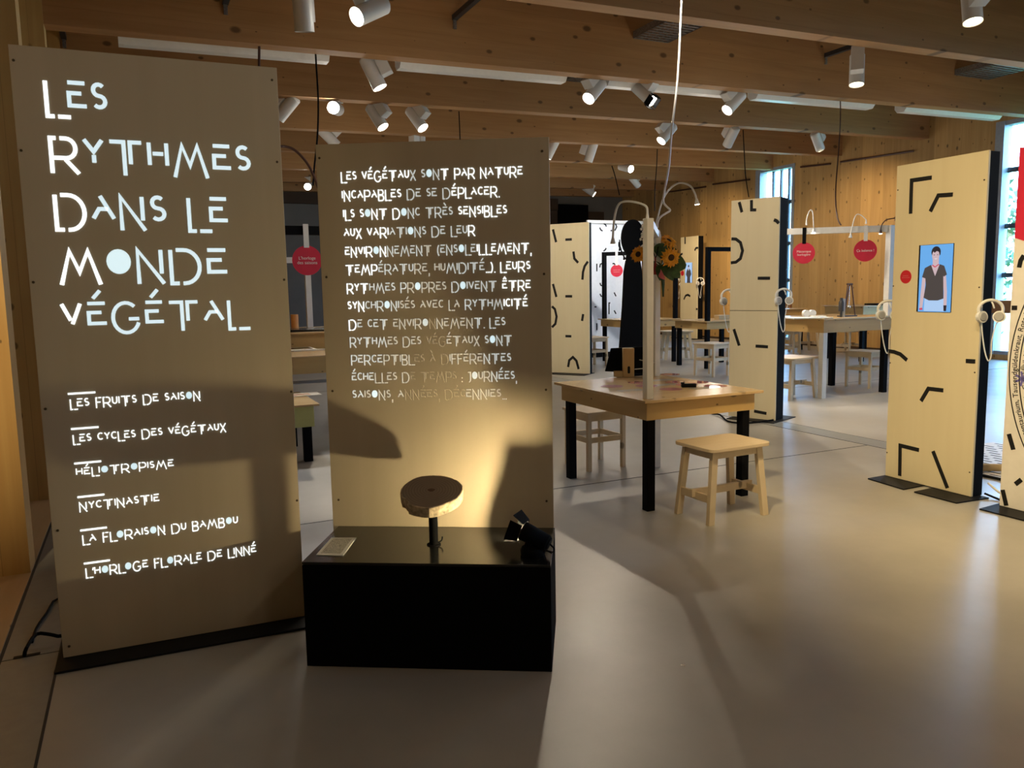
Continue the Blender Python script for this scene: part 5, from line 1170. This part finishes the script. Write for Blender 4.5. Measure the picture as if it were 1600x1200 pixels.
tray('thin dark strut behind the stem-hung spotlight', 1290, 1294, 90, 7.16, 9.25, False)
tray('short steel bracket above the left end of the title panel', 100, 104, 62, 9.5, 11.5, False)
tray('perforated steel tray end between two ceiling strips', 884, 912, 126, 9.5, 11.5, True)
tray('small white junction strut above the title panel', 352, 356, 8, 7.16, 9.25, False)
# hanging cables
def cable(label, pts, mat='black', r=.008):
    P = [wy(px, py, y) for px, py, y in pts]
    tag(MB().tube(P, r, 6, 4).build('hanging_cable', M[mat], None, loc=P[-1]), label, 'cable', 'thin hanging cables')
cable('thin black cable hanging between the two lit panels', [(493, 82, 9.46), (494, 100, 9.46), (497, 150, 9.46), (497, 190, 9.46), (495, 225, 9.46), (491, 262, 9.46), (489, 290, 9.46)], r=.010)
cable('brown curved conduit beside the title panel', [(405, 66, 9.36), (405, 130, 9.36), (408, 190, 9.3), (420, 222, 9.1), (436, 228, 9.0), (446, 229, 9.0), (458, 233, 9.0), (470, 243, 9.0), (482, 258, 9.0), (490, 275, 9.0), (500, 300, 9.0)], 'conduit', .014)
cable('thin black cable behind the top of the text panel', [(717, 174, 11.73), (718, 195, 11.73), (719, 222, 11.73)])
cable('thin black cable left of the white cord, far back', [(1027, 233, 13.97), (1026, 260, 13.97), (1023, 300, 13.97), (1023, 330, 13.97)], r=.010)
cable('thin slanted black cable above the white panel', [(956, 259, 16.18), (961, 275, 16.18), (968, 305, 16.18)], r=.012)
cable('thin black cable left of the seamed panel top', [(1161, 203, 11.73), (1163, 240, 11.73), (1165, 275, 11.73), (1170, 308, 11.73)], r=.010)
cable('dark cable hanging to the frame of the tall table', [(1313, 157, 9.46), (1313, 190, 9.4), (1310, 240, 9.0), (1306, 290, 8.6), (1306, 320, 8.4), (1309, 342, 8.3), (1314, 352, 8.25)], 'conduit', .010)
# floor items
rg = thing('dashed_rug', 'white rug with rows of black dashes between the screen panel and white panel', 'rug', (6.6, 3.9, 0))
MB().box(5.95, 7.25, 2.9, 4.75, .001, .012).build('rug_body', M['cream'], rg, True)
rr = random.Random(9); da = MB()
for i in range(15):
    for j in range(12):
        x = 6.0 + i * .085; y = 2.95 + j * .15 + (.07 if i % 2 else 0)
        if rr.random() < .9: da.box(x, x + .022, y, y + .10, .0121, .0128)
tag(da.build('dash_pattern', M['ink'], rg, True), kind='stuff')
MB().box(5.93, 5.95, 2.9, 4.75, .001, .02).build('dark_border', M['ink'], rg, True)
q_ = gp(1555, 733, .03); tag(MB().cyl((q_.x - .10, q_.y + .06, .045), (q_.x + .12, q_.y - .10, .045), .032, .028).build('wooden_peg', M['block'], None, smooth=True, loc=(q_.x, q_.y, .012)), 'short round wooden peg lying on the dashed rug', 'peg')
wcb = MB(); wcb.tube([(5.34, 3.52, .12), (5.36, 3.46, .07), (5.40, 3.40, .03), (5.44, 3.33, .02), (5.46, 3.22, .03)], .008); tag(wcb.build('power_cable', M['plastic'], None, loc=(5.34, 3.52, .0)), 'white cord at the foot of the screen panel', 'cord')
wcb = MB(); wcb.tube([(5.37, 3.56, .03), (5.38, 3.48, .012), (5.36, 3.40, .012), (5.42, 3.25, .012)], .008); tag(wcb.build('power_cable', M['black'], None, loc=(5.37, 3.56, 0)), 'black cord at the foot of the screen panel', 'cord')
wcb = MB(); wcb.tube([tuple(gp(1108, 640, .01)), tuple(gp(1112, 646, .01)), tuple(gp(1125, 648, .02)), tuple(gp(1137, 658, .01)), tuple(gp(1160, 661, .012)), tuple(gp(1190, 659, .012)), (6.40, 6.72, .02)], .010); tag(wcb.build('power_cable', M['black'], None, loc=tuple(gp(1108, 640, 0))), 'black cord on the floor left of the seamed panel foot', 'cord')
q_ = gp(1067, 1040); tag(MB().lathe([(0, 0), (.009, 0), (.009, .0015), (0, .002)], 14, Matrix.Translation((q_.x, q_.y, .0002))).build('floor_stud', M['steel'], None, loc=(q_.x, q_.y, 0)), 'tiny bright metal stud in the open floor', 'stud')
